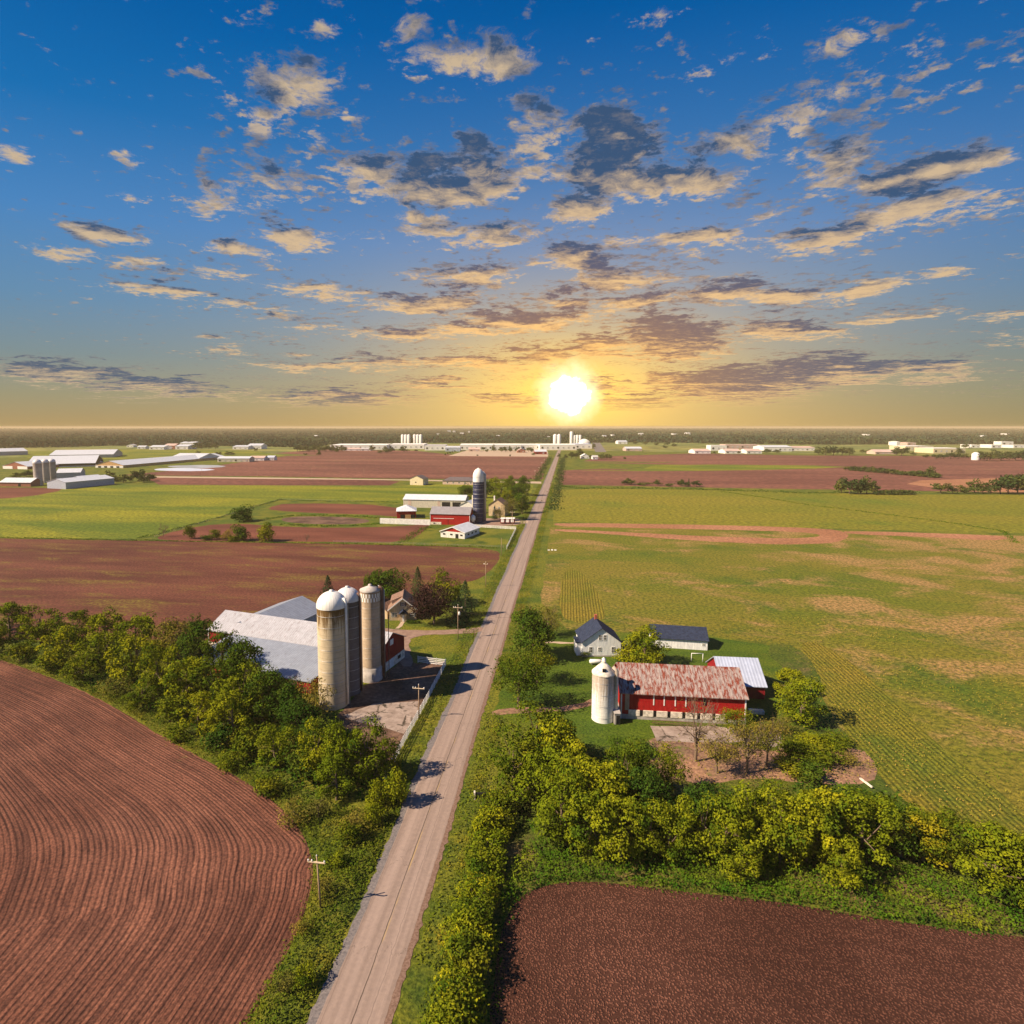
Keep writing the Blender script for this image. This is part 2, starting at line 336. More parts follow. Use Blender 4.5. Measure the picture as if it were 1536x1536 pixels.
def asphalt(t):
    p = pos(t); x, y, z = t.sep(p)[:3]
    n = t.noise(p, 1.6, 6, .7); lng = t.noise(t.scale(p, 1.3, .022), 1., 5, .55)
    c = t.mix(t.mr(lng, .3, .7), (.225,.165,.140), (.315,.235,.200))
    c = t.mix(t.mr(n, .3, .7), t.mix(1., c, (.90,.90,.91), 'MULTIPLY'), t.mix(1., c, (1.09,1.08,1.07), 'MULTIPLY'))
    wob = t.m('MULTIPLY', t.m('SUBTRACT', t.noise(t.scale(p, .0, .16), 1., 5, .7), .5), 1.1)
    def crack(x0, w, amp, amt):
        return t.m('MULTIPLY', t.mr(t.m('ABSOLUTE', t.m('SUBTRACT', x, t.m('ADD', t.m('MULTIPLY', wob, amp), x0))), w, w*.45), amt)
    k = crack(.1, .085, .35, .85)
    k = t.m('MAXIMUM', k, crack(1.75, .07, 1., .5)); k = t.m('MAXIMUM', k, crack(-3.05, .06, -.3, .25))
    # cross cracks: distance to the nearest joint, spaced unevenly
    yy = t.m('ADD', y, t.m('MULTIPLY', t.m('SUBTRACT', t.noise(t.scale(p, .35, .03), 1., 5, .65), .5), 14.))
    jt = t.m('ABSOLUTE', t.m('SUBTRACT', t.m('FRACT', t.m('DIVIDE', yy, 13.5)), .5))
    sel = t.mr(t.noise(t.scale(p, 0., .06), 1., 2, .5), .42, .56)
    k = t.m('MAXIMUM', k, t.m('MULTIPLY', t.m('MULTIPLY', t.mr(jt, .008, .003), sel), .65))
    k2 = t.node('ShaderNodeTexVoronoi', {'Vector': t.scale(t.vm('ADD', p, t.vm('MULTIPLY', t.noise(p, .5, 3, .6, out=1), (2.,3.,0))), 1., .45), 'Scale': .33}, feature='DISTANCE_TO_EDGE')
    k = t.m('MAXIMUM', k, t.m('MULTIPLY', t.m('MULTIPLY', t.mr(k2, .03, .01), t.mr(t.noise(p, .05, 3, .6), .56, .66)), .30))
    c = t.mix(k, c, (.06,.042,.034))
    ylw = t.m('MULTIPLY', t.mr(t.m('ABSOLUTE', t.m('SUBTRACT', x, .28)), .10, .06), t.mr(t.noise(t.scale(p, 1., .1), 1., 4, .7), .50, .62))
    c = t.mix(t.m('MULTIPLY', ylw, .45), c, (.50,.33,.08))
    tr = t.m('MAXIMUM', t.mr(t.m('ABSOLUTE', t.m('SUBTRACT', t.m('ABSOLUTE', x), 1.55)), .95, .2), 0.)
    c = t.mix(t.m('MULTIPLY', tr, .25), c, (.34,.255,.22))
    return c, t.bump(n, .12, .02)
mat('old_asphalt', asphalt, .85, .25)
def gravel(a, b):
    def f(t):
        n = t.noise(pos(t), 3.2, 6, .8); return t.mix(t.mr(n, .35, .65), a, b), t.bump(n, .5, .05)
    return f
mat('grey_gravel', gravel((.11,.10,.105), (.22,.19,.185))); mat('brown_gravel', gravel((.13,.075,.055), (.24,.155,.12)))
# ------------------------------------------------------------------ ground sheets
ROWS=None
def pathdist(P2, line):
    d = np.full(len(P2), 1e9); s = np.zeros(len(P2)); acc = 0
    for a, b in zip(line[:-1], line[1:]):
        a = np.array(a[:2]); b = np.array(b[:2]); ab = b-a; L = np.linalg.norm(ab)
        tt = np.clip(((P2-a)@ab)/(L*L), 0, 1); q = a+tt[:, None]*ab; dd = np.linalg.norm(P2-q, axis=1)
        k = dd < d; d[k] = dd[k]; s[k] = acc+tt[k]*L; acc += L
    return d, s
def densify(pts, step, jit=0.0, closed=True):
    out = []; n = len(pts)
    for i in range(n if closed else n-1):
        a = np.array(pts[i][:2]); b = np.array(pts[(i+1) % n][:2]); L = np.linalg.norm(b-a); k = max(1, int(L/step))
        for j in range(k):
            p = a+(b-a)*j/k
            if jit and j: p = p+rng.normal(0, jit, 2)
            out.append(p)
    if not closed: out.append(np.array(pts[-1][:2]))
    return out
def inpoly(P2, poly):
    x, y = P2[:, 0], P2[:, 1]; ins = np.zeros(len(P2), bool); n = len(poly); j = n-1
    for i in range(n):
        xi, yi = poly[i][0], poly[i][1]; xj, yj = poly[j][0], poly[j][1]
        c = ((yi > y) != (yj > y)); xx = (xj-xi)*(y-yi)/((yj-yi) if yj != yi else 1e-9)+xi
        ins ^= c & (x < xx); j = i
    return ins
def smooth_px(pts, it=2, closed=True):
    p = [np.array(q, float) for q in pts]
    for _ in range(it):
        o = []
        n = len(p)
        for i in range(n if closed else n-1):
            a, b = p[i], p[(i+1) % n]; o += [a*.75+b*.25, a*.25+b*.75]
        if not closed: o = [p[0]]+o+[p[-1]]
        p = o
    return p
ZS = .25
def rowfield(vs, low, upper):
    a, _ = pathdist(vs, low); b, _ = pathdist(vs, upper); a = np.maximum(a, .01); b = np.maximum(b, .01)*1.35
    p = 3.2; wob = .5*np.sin(vs[:, 0]*.11+1)*np.sin(vs[:, 1]*.09)
    return (a**-p+b**-p)**(-1/p)+wob
def sheet(name, px, m, z, step=3., jit=.25, smooth=1, world=False, grid=None, rows=None, hump=None):
    z = z*ZS; pl = smooth_px(px, smooth) if smooth else px
    w = [tuple(p)[:2] for p in pl] if world else [tuple(G(p[0], p[1]))[:2] for p in pl]
    b = densify(w, step, jit); V = [Vector(p) for p in b]; nb = len(b)
    if grid:
        A = np.array(b); x0, y0 = A.min(0); x1, y1 = A.max(0)
        gx, gy = np.meshgrid(np.arange(x0+grid/2, x1, grid), np.arange(y0+grid/2, y1, grid)); Q = np.c_[gx.ravel(), gy.ravel()]
        Q = Q[inpoly(Q, b)]; V += [Vector(q) for q in Q]
    r = delaunay_2d_cdt(V, [], [list(range(nb))], 1, 1e-4)
    vs = np.array([(v.x, v.y) for v in r[0]]); fs = r[2]
    me = bpy.data.meshes.new(name); me.from_pydata([(x, y, z) for x, y in vs], [], fs); me.update()
    if sum(p.normal.z for p in me.polygons) < 0: me.flip_normals()
    if rows is not None:
        d, s = pathdist(vs, rows[0] if isinstance(rows, tuple) else rows); d = rowfield(vs, rows[1], rows[2]) if isinstance(rows, tuple) else d; uvl = me.uv_layers.new(name='UVMap')
        li = np.zeros(len(me.loops), dtype=np.int32); me.loops.foreach_get('vertex_index', li)
        uvl.data.foreach_set('uv', np.c_[d[li], s[li]].ravel())
    me.materials.append(MATS[m]); o = link(bpy.data.objects.new(name, me)); tag(o, kind='structure'); return o, b
R = 25500
MB().add([(-R,-800,0),(R,-800,0),(R,R,0),(-R,R,0)], [(0,1,2,3)]).build('ground', 'far_ground')['kind'] = 'structure'
def st(name, px, m, z, **k): return sheet(name, px, m, z, **k)
st('near_grass', [(-900,700),(-300,690),(812,676),(870,676),(2000,690),(2600,760),(3000,3500),(-1200,3500)], 'verge_grass', .03, smooth=0, step=40)
# left side, far to near
st('far_brown_field', [(180,713),(290,703),(430,684),(480,683),(600,679),(640,678),(700,684),(822,685),(813,719),(600,718),(400,714.5)], 'far_soil', .06, smooth=0, step=20, jit=.8)
st('far_field', [(215,714.5),(330,716),(560,719),(600,722),(585,728),(240,728)], 'far_soil', .06, smooth=0, step=15, jit=.6)
st('green_field_far', [(60,690),(430,684),(380,676),(180,674),(0,678)], 'bright_crop', .05, smooth=0, step=30)
st('brown_field_far', [(410,680),(480,674),(620,676),(640,678),(480,683)], 'far_soil', .07, smooth=0, step=30)
st('stubble_field', [(672,684),(700,675.5),(800,675.5),(822,677),(822,685)], 'gravel_lane', .09, smooth=0, step=15)
st('bright_green_field', [(-700,722),(-100,731),(60,736),(110,729),(230,727),(600,729),(640,726),(800,727),(793,755),(700,760),(500,752),(420,750),(395,757),(330,776),(230,803),(205,808),(-200,806),(-900,800)], 'bright_crop', .08, smooth=0, step=10, jit=.4)
st('small_brown_field', [(-700,725),(-60,731),(60,731.5),(104,733.5),(40,746),(-60,751),(-700,760)], 'red_soil', .10, smooth=1, step=10)
st('farm_pasture', [(330,776),(395,757),(420,750),(500,752),(610,756),(800,757),(772,815),(755,828),(205,812)], 'verge_grass', .11, smooth=0, step=8, jit=.3)
st('brown_paddock', [(235,804),(300,788),(360,785),(420,790),(500,792),(590,790),(645,786),(642,792),(612,814),(500,813),(350,812),(240,811)], 'red_soil', .14, smooth=1, step=4)
st('brown_field_strip', [(430,754),(600,758),(604,776),(560,772),(480,770),(410,766),(400,762)], 'red_soil', .14, smooth=1, step=4)
st('brown_hollow', [(418,778),(450,774),(530,776),(560,781),(540,786),(490,787),(430,784)], 'yard_dirt', .15, smooth=2, step=4)
MIDF, MIDB = st('middle_brown_field', [(-900,806),(-100,806),(200,811),(400,814),(560,817),(690,820),(745,825),(752,833),(742,850),(722,868),(690,876),(600,905),(540,930),(420,960),(300,960),(-900,960)], 'red_soil_green', .12, smooth=1, step=4, jit=.3)
# right side
st('right_far_brown', [(838,706),(900,703),(1010,704),(1200,699),(1270,697),(1536,712),(1900,722),(1900,750),(1536,739),(1100,732),(838,727)], 'far_soil', .06, smooth=0, step=15, jit=.6)
st('right_far_green', [(840,705.5),(960,705),(985,696),(1300,699),(1200,704),(1000,707)], 'bright_crop', .08, smooth=1, step=15)
st('right_tan_field', [(875,694),(1000,694),(1150,683),(1400,684),(1800,690),(1800,724),(1536,714),(1380,704),(1210,700),(985,696.5)], 'far_soil', .07, smooth=0, step=15)
st('right_strip_field', [(895,685),(1040,680),(1250,684),(1150,688),(1000,693),(875,692)], 'far_soil', .08, smooth=0, step=15)
st('stubble_patch_right', [(1330,722),(1536,716),(1800,722),(1800,745),(1536,738),(1450,738)], 'track_soil', .10, smooth=1, step=10)
st('yellow_crop_field', [(828,735),(900,733),(1100,736),(1300,741),(1536,743),(2100,752),(2100,830),(1536,800),(1200,792),(830,783)], 'yellow_crop', .09, smooth=0, step=8, jit=.35)
st('mixed_crop_field', [(826,785),(1200,794),(1536,804),(2300,830),(2600,1150),(1900,1300),(1540,1262),(1400,1238),(1330,1190),(1240,1080),(1200,975),(1060,950),(855,948),(812,905)], 'mixed_crop', .11, smooth=0, step=5, jit=.35)
st('crop_rows', [(1195,965),(1230,962),(1300,1010),(1420,1130),(1536,1215),(1560,1262),(1400,1236),(1330,1180),(1270,1100),(1225,1010)], 'row_crop', .16, smooth=1, step=4)
st('crop_rows_roadside', [(845,850),(880,860),(915,925),(880,938),(836,925)], 'row_crop', .16, smooth=1, step=4)
st('dirt_track_loop', [(832,784),(1100,788),(1240,793),(1268,798),(1275,806),(1250,815),(1180,817),(1050,812),(900,800),(832,797),(832,793),(950,799),(1060,804.5),(1170,808),(1225,806),(1232,802),(1200,798),(1100,795),(900,791),(832,789)], 'track_soil', .18, smooth=1, step=4)
st('dirt_track', [(1265,796),(1500,803),(1515,808),(1490,811),(1400,806),(1268,801)], 'track_soil', .19, smooth=1, step=4)
st('lawn', [(760,985),(775,950),(860,945),(1060,955),(1200,975),(1250,1080),(1110,1100),(965,1108),(870,1125),(742,1075)], 'mown_lawn', .13, smooth=0, step=3)
st('mound', [(1140,965),(1200,968),(1240,1030),(1225,1038),(1190,1020)], 'weedy_ground', .17, smooth=1, step=3)
st('rough_ground', [(860,1128),(965,1108),(1110,1098),(1250,1078),(1345,1190),(1420,1245),(1620,1270),(1900,1330),(1900,1460),(1536,1408),(1450,1400),(1300,1378),(1150,1352),(1000,1337),(900,1324),(830,1324),(770,1347),(745,1382),(715,1700),(670,1700),(715,1240),(715,1180)], 'weedy_ground', .12, smooth=0, step=3)
st('bare_ground', [(960,1108),(1040,1105),(1150,1130),(1190,1118),(1290,1120),(1318,1150),(1310,1176),(1230,1178),(1140,1165),(1060,1178),(980,1165)], 'bare_litter', .17, smooth=1, step=2)
# near fields with furrows
E1 = smooth_px([(-900,900),(-300,955),(-60,975),(30,998),(110,1030),(190,1070),(270,1122),(345,1158),(410,1200),(450,1240),(470,1290),(468,1330),(452,1385),(428,1435),(400,1485),(372,1536),(338,1600),(270,1740)], 2, closed=False)
row1 = [tuple(G(p[0], p[1]))[:2] for p in E1]
ki = max(range(len(E1)), key=lambda i: E1[i][0]); low = row1[ki:]; low = [(low[0][0], low[0][1]+300)]+low
k2 = min(range(len(E1)), key=lambda i: abs(E1[i][0]-430) if E1[i][1] < 1280 else 1e9); upr = row1[:k2+1]; dd_ = np.array(upr[-1])-np.array(upr[-4]); dd_ = dd_/np.linalg.norm(dd_); upr = upr+[tuple(np.array(upr[-1])+dd_*120)]
st('left_ploughed_field', [tuple(p) for p in E1]+[(-900,1740)], 'furrow_soil', .15, smooth=0, step=2., jit=.12, grid=1.3, rows=(row1, low, upr))
E2 = smooth_px([(700,1800),(735,1536),(748,1400),(775,1345),(830,1324),(900,1322),(1000,1335),(1150,1350),(1300,1375),(1450,1398),(1536,1405),(1900,1452)], 2, closed=False)
row2 = [tuple(G(p[0], p[1]))[:2] for p in E2]
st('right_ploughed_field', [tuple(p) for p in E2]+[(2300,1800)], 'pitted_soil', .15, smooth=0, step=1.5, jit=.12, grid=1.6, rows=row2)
# road (runs along the world y axis)
def strip(name, x0, x1, y0, y1, m, z, n=1):
    return tag(MB().add([(x0,y0,z),(x1,y0,z),(x1,y1,z),(x0,y1,z)], [(0,1,2,3)]).build(name, m), kind='structure')
RD1 = 1560
def edged(name, x0, x1, m, z, j=.12):
    z = z*ZS
    ys = np.concatenate([np.arange(20, 260, .7), np.arange(260, RD1, 4.)]); mb = MB(); vs = []
    for i, y in enumerate(ys): vs += [(x0+random.gauss(0, j)+.18*math.sin(y*.11), y, z), (x1+random.gauss(0, j)+.15*math.sin(y*.083+1), y, z)]
    mb.add(vs, [(2*i, 2*i+1, 2*i+3, 2*i+2) for i in range(len(ys)-1)]); return tag(mb.build(name, m), kind='structure')
edged('left_road_shoulder', -4.35, -2.0, 'grey_gravel', .20)
edged('right_road_shoulder', 2.0, 4.15, 'brown_gravel', .20)
edged('road', -3.35, 3.45, 'old_asphalt', .24, .035)
st('cross_lane', [(200,714),(400,716.3),(812,722.5),(812,725.5),(600,720.5),(400,718.4),(200,716)], 'gravel_lane', .26, smooth=0, step=20)
st('driveway', [(728,940),(722,949),(690,951),(640,952),(618,957),(560,975),(520,965),(555,940),(600,945),(650,946),(700,943)], 'driveway_dirt', .21, smooth=1, step=2)
st('farm_path', [(598,955),(618,957),(612,975),(622,1000),(600,1000),(596,975)], 'driveway_dirt', .22, smooth=1, step=2)
st('barnyard', [(505,1075),(545,1030),(575,1015),(600,992),(627,996),(668,992),(640,1050),(605,1110),(578,1166),(545,1172),(508,1112)], 'yard_dirt', .2, smooth=0, step=1.5, jit=.2)
st('concrete_slab', [(515,1073),(560,1056),(628,1052),(622,1080),(606,1101),(570,1090),(530,1082)], 'cracked_concrete', .25, smooth=0, step=1.5, jit=.15)
st('middle_farm_yard', [(700,782),(735,776),(790,779),(797,784),(765,789),(706,790)], 'driveway_dirt', .2, smooth=1, step=3)
st('middle_farm_drive', [(768,781),(800,779),(799,785),(770,785)], 'gravel_lane', .23, smooth=0, step=3)
st('barn_slab', [(975,1089),(1110,1091),(1172,1103),(1178,1125),(1130,1113),(1050,1114),(985,1112)], 'cracked_concrete', .22, smooth=0, step=1.5, jit=.15)
st('house_path', [(815,962),(868,963),(868,966),(815,965)], 'gravel_lane', .2, smooth=0, step=2)
st('lawn_track', [(738,1066),(775,1061),(840,1062),(900,1045),(915,1050),(850,1068),(775,1070),(738,1074)], 'bare_litter', .21, smooth=1, step=2)
st('front_walk', [(603,931),(609,931),(598,943),(593,943)], 'gravel_lane', .24, smooth=0, step=2)
#@@BUILDINGS@@
ORDW = ['first','second','third','fourth','fifth','sixth','seventh','eighth','ninth','tenth','eleventh','twelfth','thirteenth','fourteenth','fifteenth','sixteenth','seventeenth','eighteenth','nineteenth','twentieth','twenty-first','twenty-second','twenty-third','twenty-fourth','twenty-fifth','twenty-sixth']
# ------------------------------------------------------------------ building materials
def metal_roof(name, base, rust=None, ramt=.5, rib=.6, axis='X', streaky=True, rough=.45, spec=.4):
    def f(t):
        p = objc(t); n = t.noise(p, .5, 7, .7); c = t.mix(t.mr(n, .3, .7), tuple(x*.86 for x in base), tuple(min(1, x*1.08) for x in base))
        if rust:
            s = t.noise(t.scale(p, 1.9, .5, .5) if streaky else p, 1.2 if streaky else .9, 8, .78)
            c = t.mix(t.mr(s, ramt, ramt+.14), c, rust)
            s2 = t.noise(t.scale(p, 2.6, .5, .5), 1.6, 6, .7); c = t.mix(t.m('MULTIPLY', t.mr(s2, .5, .75), .7), c, tuple(x*.62 for x in rust))
        w = t.node('ShaderNodeTexWave', {'Vector': p, 'Scale': rib}, out=1, bands_direction=axis)
        c = t.mix(t.m('MULTIPLY', t.mr(w, .75, 1.), .35), c, t.mix(1., c, (.5,.5,.55), 'MULTIPLY'))
        return c, t.bump(w, .5, .06)
    return mat(name, f, rough, spec)
metal_roof('white_metal_roof', (.43,.43,.48), (.16,.09,.07), .54, .5)
metal_roof('tin_roof', (.27,.30,.37), (.24,.20,.20), .66, .5)
metal_roof('blue_tin_roof', (.42,.47,.62), None, rib=.45)
metal_roof('rusty_roof', (.36,.30,.285), (.20,.042,.024), .44, .32, rough=.8, spec=.1)
metal_roof('pale_roof', (.64,.66,.72), None, rib=.3); metal_roof('pale_roof_y', (.64,.66,.72), None, rib=.3, axis='Y')
metal_roof('grey_roof', (.30,.28,.30), (.30,.25,.25), .6, rib=.4)
def shingle(name, c, sc=1.2):
    def f(t):
        p = objc(t); n = t.noise(p, 1.6, 7, .7); w = t.node('ShaderNodeTexWave', {'Vector': p, 'Scale': sc, 'Distortion': .4}, out=1, bands_direction='Z')
        k = t.mix(t.mr(n, .3, .7), tuple(x*.7 for x in c), tuple(x*1.35 for x in c))
        return t.mix(t.m('MULTIPLY', w, .3), k, t.mix(1., k, (.55,.55,.55), 'MULTIPLY')), t.bump(w, .3, .03)
    return mat(name, f, .9, .1)
shingle('navy_shingles', (.030,.040,.075)); shingle('brown_shingles', (.24,.15,.115)); shingle('grey_shingles', (.13,.11,.12))
def boards(name, c, wear=None, wt=.66, sc=1.6, axis='X', lap=False):
    def f(t):
        p = objc(t); n = t.noise(t.scale(p, 1.5, 1.5, .35), 1.4, 7, .7); k = t.mix(t.mr(n, .3, .7), tuple(x*.75 for x in c), tuple(min(1, x*1.18) for x in c))
        if wear: k = t.mix(t.m('MULTIPLY', t.mr(t.noise(t.scale(p, 3., 3., .6), 1.5, 7, .75), wt, wt+.12), .75), k, wear)
        w = t.node('ShaderNodeTexWave', {'Vector': p, 'Scale': sc}, out=1, bands_direction='Z' if lap else 'DIAGONAL')
        return t.mix(t.m('MULTIPLY', t.mr(w, .8, 1.), .4), k, t.mix(1., k, (.45,.45,.5), 'MULTIPLY')), t.bump(w, .4, .03)
    return mat(name, f, .8, .15)
boards('red_boards', (.40,.016,.016), (.50,.20,.13)); boards('dark_red_boards', (.26,.014,.020)); boards('white_siding', (.90,.90,.94), lap=True, sc=1.1)
boards('tan_siding', (.60,.45,.29), lap=True, sc=1.2); boards('cream_siding', (.72,.62,.42), lap=True, sc=.8)
boards('beige_metal', (.62,.56,.46), sc=.8); boards('grey_blue_metal', (.42,.46,.56), sc=.6); boards('orange_boards', (.60,.36,.17), sc=.8)
boards('white_boards', (.76,.73,.70), (.45,.35,.28), .62); boards('brick_brown', (.33,.13,.09)); boards('pink_tan', (.62,.46,.38), sc=.8)
boards('weathered_boards', (.45,.33,.25), (.30,.20,.15), .5)
plain('white_paint', (.80,.78,.76)); plain('foundation_white', (.72,.64,.55), var=.3, sc=1.4); plain('foundation_grey', (.42,.38,.36), var=.25, sc=.7)
plain('black_and_shade', (.012,.012,.015), var=.4); plain('window_glass', (.03,.035,.045), .12, .6, var=.2); plain('old_wood', (.36,.25,.17), var=.3, sc=1.5); plain('crossarm_wood', (.66,.52,.36), var=.2)  # the near-black also paints the shade inside openings, as solid panels
plain('chimney_brick', (.40,.11,.07), var=.3, sc=3); plain('steel', (.42,.42,.44), .5, .4, metal=.5); plain('rust_iron', (.16,.09,.07), var=.3)
plain('far_white', (.80,.77,.76), var=.05, sc=.05); plain('silage_cover', (.30,.32,.36), var=.2, sc=.03); plain('far_grey', (.48,.46,.48), var=.1, sc=.05); plain('far_pink', (.56,.40,.36), var=.1, sc=.05); plain('far_blue', (.50,.54,.66), var=.08, sc=.05)
def silo_mat(name, base, stain, top, h, hoop, stave=None, stainlen=7.):
    def f(t):
        p = objc(t); x, y, z = t.sep(p)[:3]; a = t.m('ARCTAN2', y, x)
        n = t.noise(p, .35, 6, .65); c = t.mix(t.mr(n, .3, .7), tuple(k*.86 for k in base), tuple(min(1, k*1.1) for k in base))
        st_ = t.noise(t.comb(t.m('MULTIPLY', a, 5.), t.m('MULTIPLY', z, .08), 0.), 1.6, 6, .75)
        dn = t.mr(z, h-stainlen, h, 0., 1., smooth=False)
        k = t.m('MULTIPLY', t.mr(t.m('ADD', st_, t.m('MULTIPLY', dn, .36)), .62, .82), top, clamp=True)
        c = t.mix(k, c, stain)
        w = t.m('FRACT', t.m('DIVIDE', z, hoop)); ln = t.mr(w, .12, .04)
        c = t.mix(t.m('MULTIPLY', ln, .45), c, t.mix(1., c, (.45,.45,.47), 'MULTIPLY'))
        if stave:
            v = t.m('FRACT', t.m('MULTIPLY', a, stave/(2*PI))); c = t.mix(t.m('MULTIPLY', t.mr(v, .12, .04), .35), c, t.mix(1., c, (.5,.5,.5), 'MULTIPLY'))
            bl = t.node('ShaderNodeTexWhiteNoise', {'Vector': t.comb(t.m('FLOOR', t.m('MULTIPLY', a, stave/(2*PI))), t.m('FLOOR', t.m('DIVIDE', z, hoop*1.)), 0.)}, out=0)
            c = t.mix(t.m('MULTIPLY', bl, .25), c, t.mix(1., c, (.6,.58,.56), 'MULTIPLY'))
        return c, t.bump(t.m('ADD', ln, n), .3, .05)
    return mat(name, f, .85, .15)
silo_mat('stained_concrete', (.56,.46,.32), (.14,.075,.02), .95, 21.5, 1.25)
silo_mat('dark_staves', (.17,.155,.16), (.10,.085,.08), .6, 21, .76, 46)
silo_mat('grey_staves', (.54,.42,.31), (.20,.13,.09), .5, 22, .76, 44)
silo_mat('whitewashed_staves', (.86,.84,.82), (.36,.26,.18), .75, 10, .76, 36, 10)
silo_mat('navy_panels', (.028,.034,.085), (.02,.02,.05), .5, 29, 3.4, None)
silo_mat('far_staves', (.40,.35,.32), (.25,.2,.17), .5, 22, 1.2, None)
def dome_mat(name, base, rust, amt):
    def f(t):
        p = objc(t); x, y, z = t.sep(p)[:3]; a = t.m('ARCTAN2', y, x)
        w = t.m('FRACT', t.m('MULTIPLY', a, 26/(2*PI))); rib = t.mr(t.m('ABSOLUTE', t.m('SUBTRACT', w, .5)), .10, .0)
        c = t.mix(t.m('MULTIPLY', rib, .25), base, tuple(k*.5 for k in base))
        if rust: c = t.mix(t.m('MULTIPLY', t.mr(t.noise(t.vm('ADD', p, (0,0,0)), .9, 6, .7), .62-amt, .75-amt), .75), c, rust)
        return c, t.bump(rib, .5, .08)
    return mat(name, f, .4, .5)
dome_mat('white_dome', (.80,.78,.76), None, 0); dome_mat('rusty_dome', (.66,.64,.66), (.30,.15,.10), .04)
# ------------------------------------------------------------------ building builders
def frame2(A, B):
    d = (B-A); return math.atan2(d.y, d.x), d.length
def gprof(axis, W, D, e, r):
    return e, r
def roof_slabs(W, D, e, r, axis, ov=.45, th=.16, mid=.5, oz=.05):
    mb = MB()
    def slab(p):   # p: four corners, counter-clockwise from above
        q = [Vector(v)+Vector((0, 0, th)) for v in p]
        mb.add(list(map(Vector, p))+q, [(3,2,1,0),(4,5,6,7),(0,1,5,4),(1,2,6,5),(2,3,7,6),(3,0,4,7)])
    if axis == 'x':
        m = D*mid; s1 = (r-e)/m; s2 = (r-e)/(D-m); z1 = e-s1*ov+oz; z2 = e-s2*ov+oz
        slab([(-ov,-ov,z1),(W+ov,-ov,z1),(W+ov,m,r+oz),(-ov,m,r+oz)]); slab([(-ov,m,r+oz),(W+ov,m,r+oz),(W+ov,D+ov,z2),(-ov,D+ov,z2)])
    elif axis == 'y':
        m = W*mid; s1 = (r-e)/m; s2 = (r-e)/(W-m); z1 = e-s1*ov+oz; z2 = e-s2*ov+oz
        slab([(-ov,-ov,z1),(m,-ov,r+oz),(m,D+ov,r+oz),(-ov,D+ov,z1)]); slab([(m,-ov,r+oz),(W+ov,-ov,z2),(W+ov,D+ov,z2),(m,D+ov,r+oz)])
    elif axis == 'hip':
        h = min(W, D)/2; a = (h, h, r) if W > D else (W/2, h, r); b = (W-h, h, r) if W > D else (W/2, D-h, r)
        o = ov; z = e-.1; c = [(-o,-o,z),(W+o,-o,z),(W+o,D+o,z),(-o,D+o,z)]; v = c+[a, b]
        mb.add(v+[(x, y, zz-.12) for x, y, zz in c], [(0,1,5,4),(1,2,5),(2,3,4,5),(3,0,4),(6,7,1,0),(7,8,2,1),(8,9,3,2),(9,6,0,3),(9,8,7,6)] if W > D else
               [(0,1,4),(1,2,5,4),(2,3,5),(3,0,4,5),(6,7,1,0),(7,8,2,1),(8,9,3,2),(9,6,0,3),(9,8,7,6)])
    elif axis == 'flat': mb.box(-.15, W+.15, -.15, D+.15, e, e+.3)
    elif axis == 'mono':   # low at the front, high at the back
        s = (r-e)/D; slab([(-ov,-ov,e-s*ov+oz),(W+ov,-ov,e-s*ov+oz),(W+ov,D+ov,r+s*ov+oz),(-ov,D+ov,r+s*ov+oz)])
    return mb
def wall_mesh(W, D, e, r, axis, mid=.5, z0=0.):
    mb = MB()
    if axis in ('flat', 'hip'): return mb.box(0, W, 0, D, z0, e-.12 if axis == 'hip' else e)
    if axis == 'x':
        m = D*mid
        v = [(0,0,z0),(W,0,z0),(W,D,z0),(0,D,z0),(0,0,e),(W,0,e),(W,D,e),(0,D,e),(0,m,r),(W,m,r)]
        return mb.add(v, [(0,1,5,4),(2,3,7,6),(1,2,6,9,5),(3,0,4,8,7),(3,2,1,0),(4,5,9,8),(8,9,6,7)])
    if axis == 'y':
        m = W*mid
        v = [(0,0,z0),(W,0,z0),(W,D,z0),(0,D,z0),(0,0,e),(W,0,e),(W,D,e),(0,D,e),(m,0,r),(m,D,r)]
        return mb.add(v, [(0,1,5,8,4),(2,3,7,9,6),(1,2,6,5),(3,0,4,7),(3,2,1,0),(4,8,9,7),(8,5,6,9)])
    v = [(0,0,z0),(W,0,z0),(W,D,z0),(0,D,z0),(0,0,e),(W,0,e),(W,D,r),(0,D,r)]
    return mb.add(v, [(0,1,5,4),(2,3,7,6),(1,2,6,5),(3,0,4,7),(3,2,1,0),(4,5,6,7)])
def facebox(W, D, face, u0, u1, z0, z1, t0, t1):
    """a box standing proud of one face: t0..t1 outwards"""
    mb = MB()
    if face == 'F': mb.box(u0, u1, -t1, -t0, z0, z1)
    elif face == 'R': mb.box(W+t0, W+t1, u0, u1, z0, z1)
    elif face == 'L': mb.box(-t1, -t0, u0, u1, z0, z1)
    else: mb.box(u0, u1, D+t0, D+t1, z0, z1)
    return mb
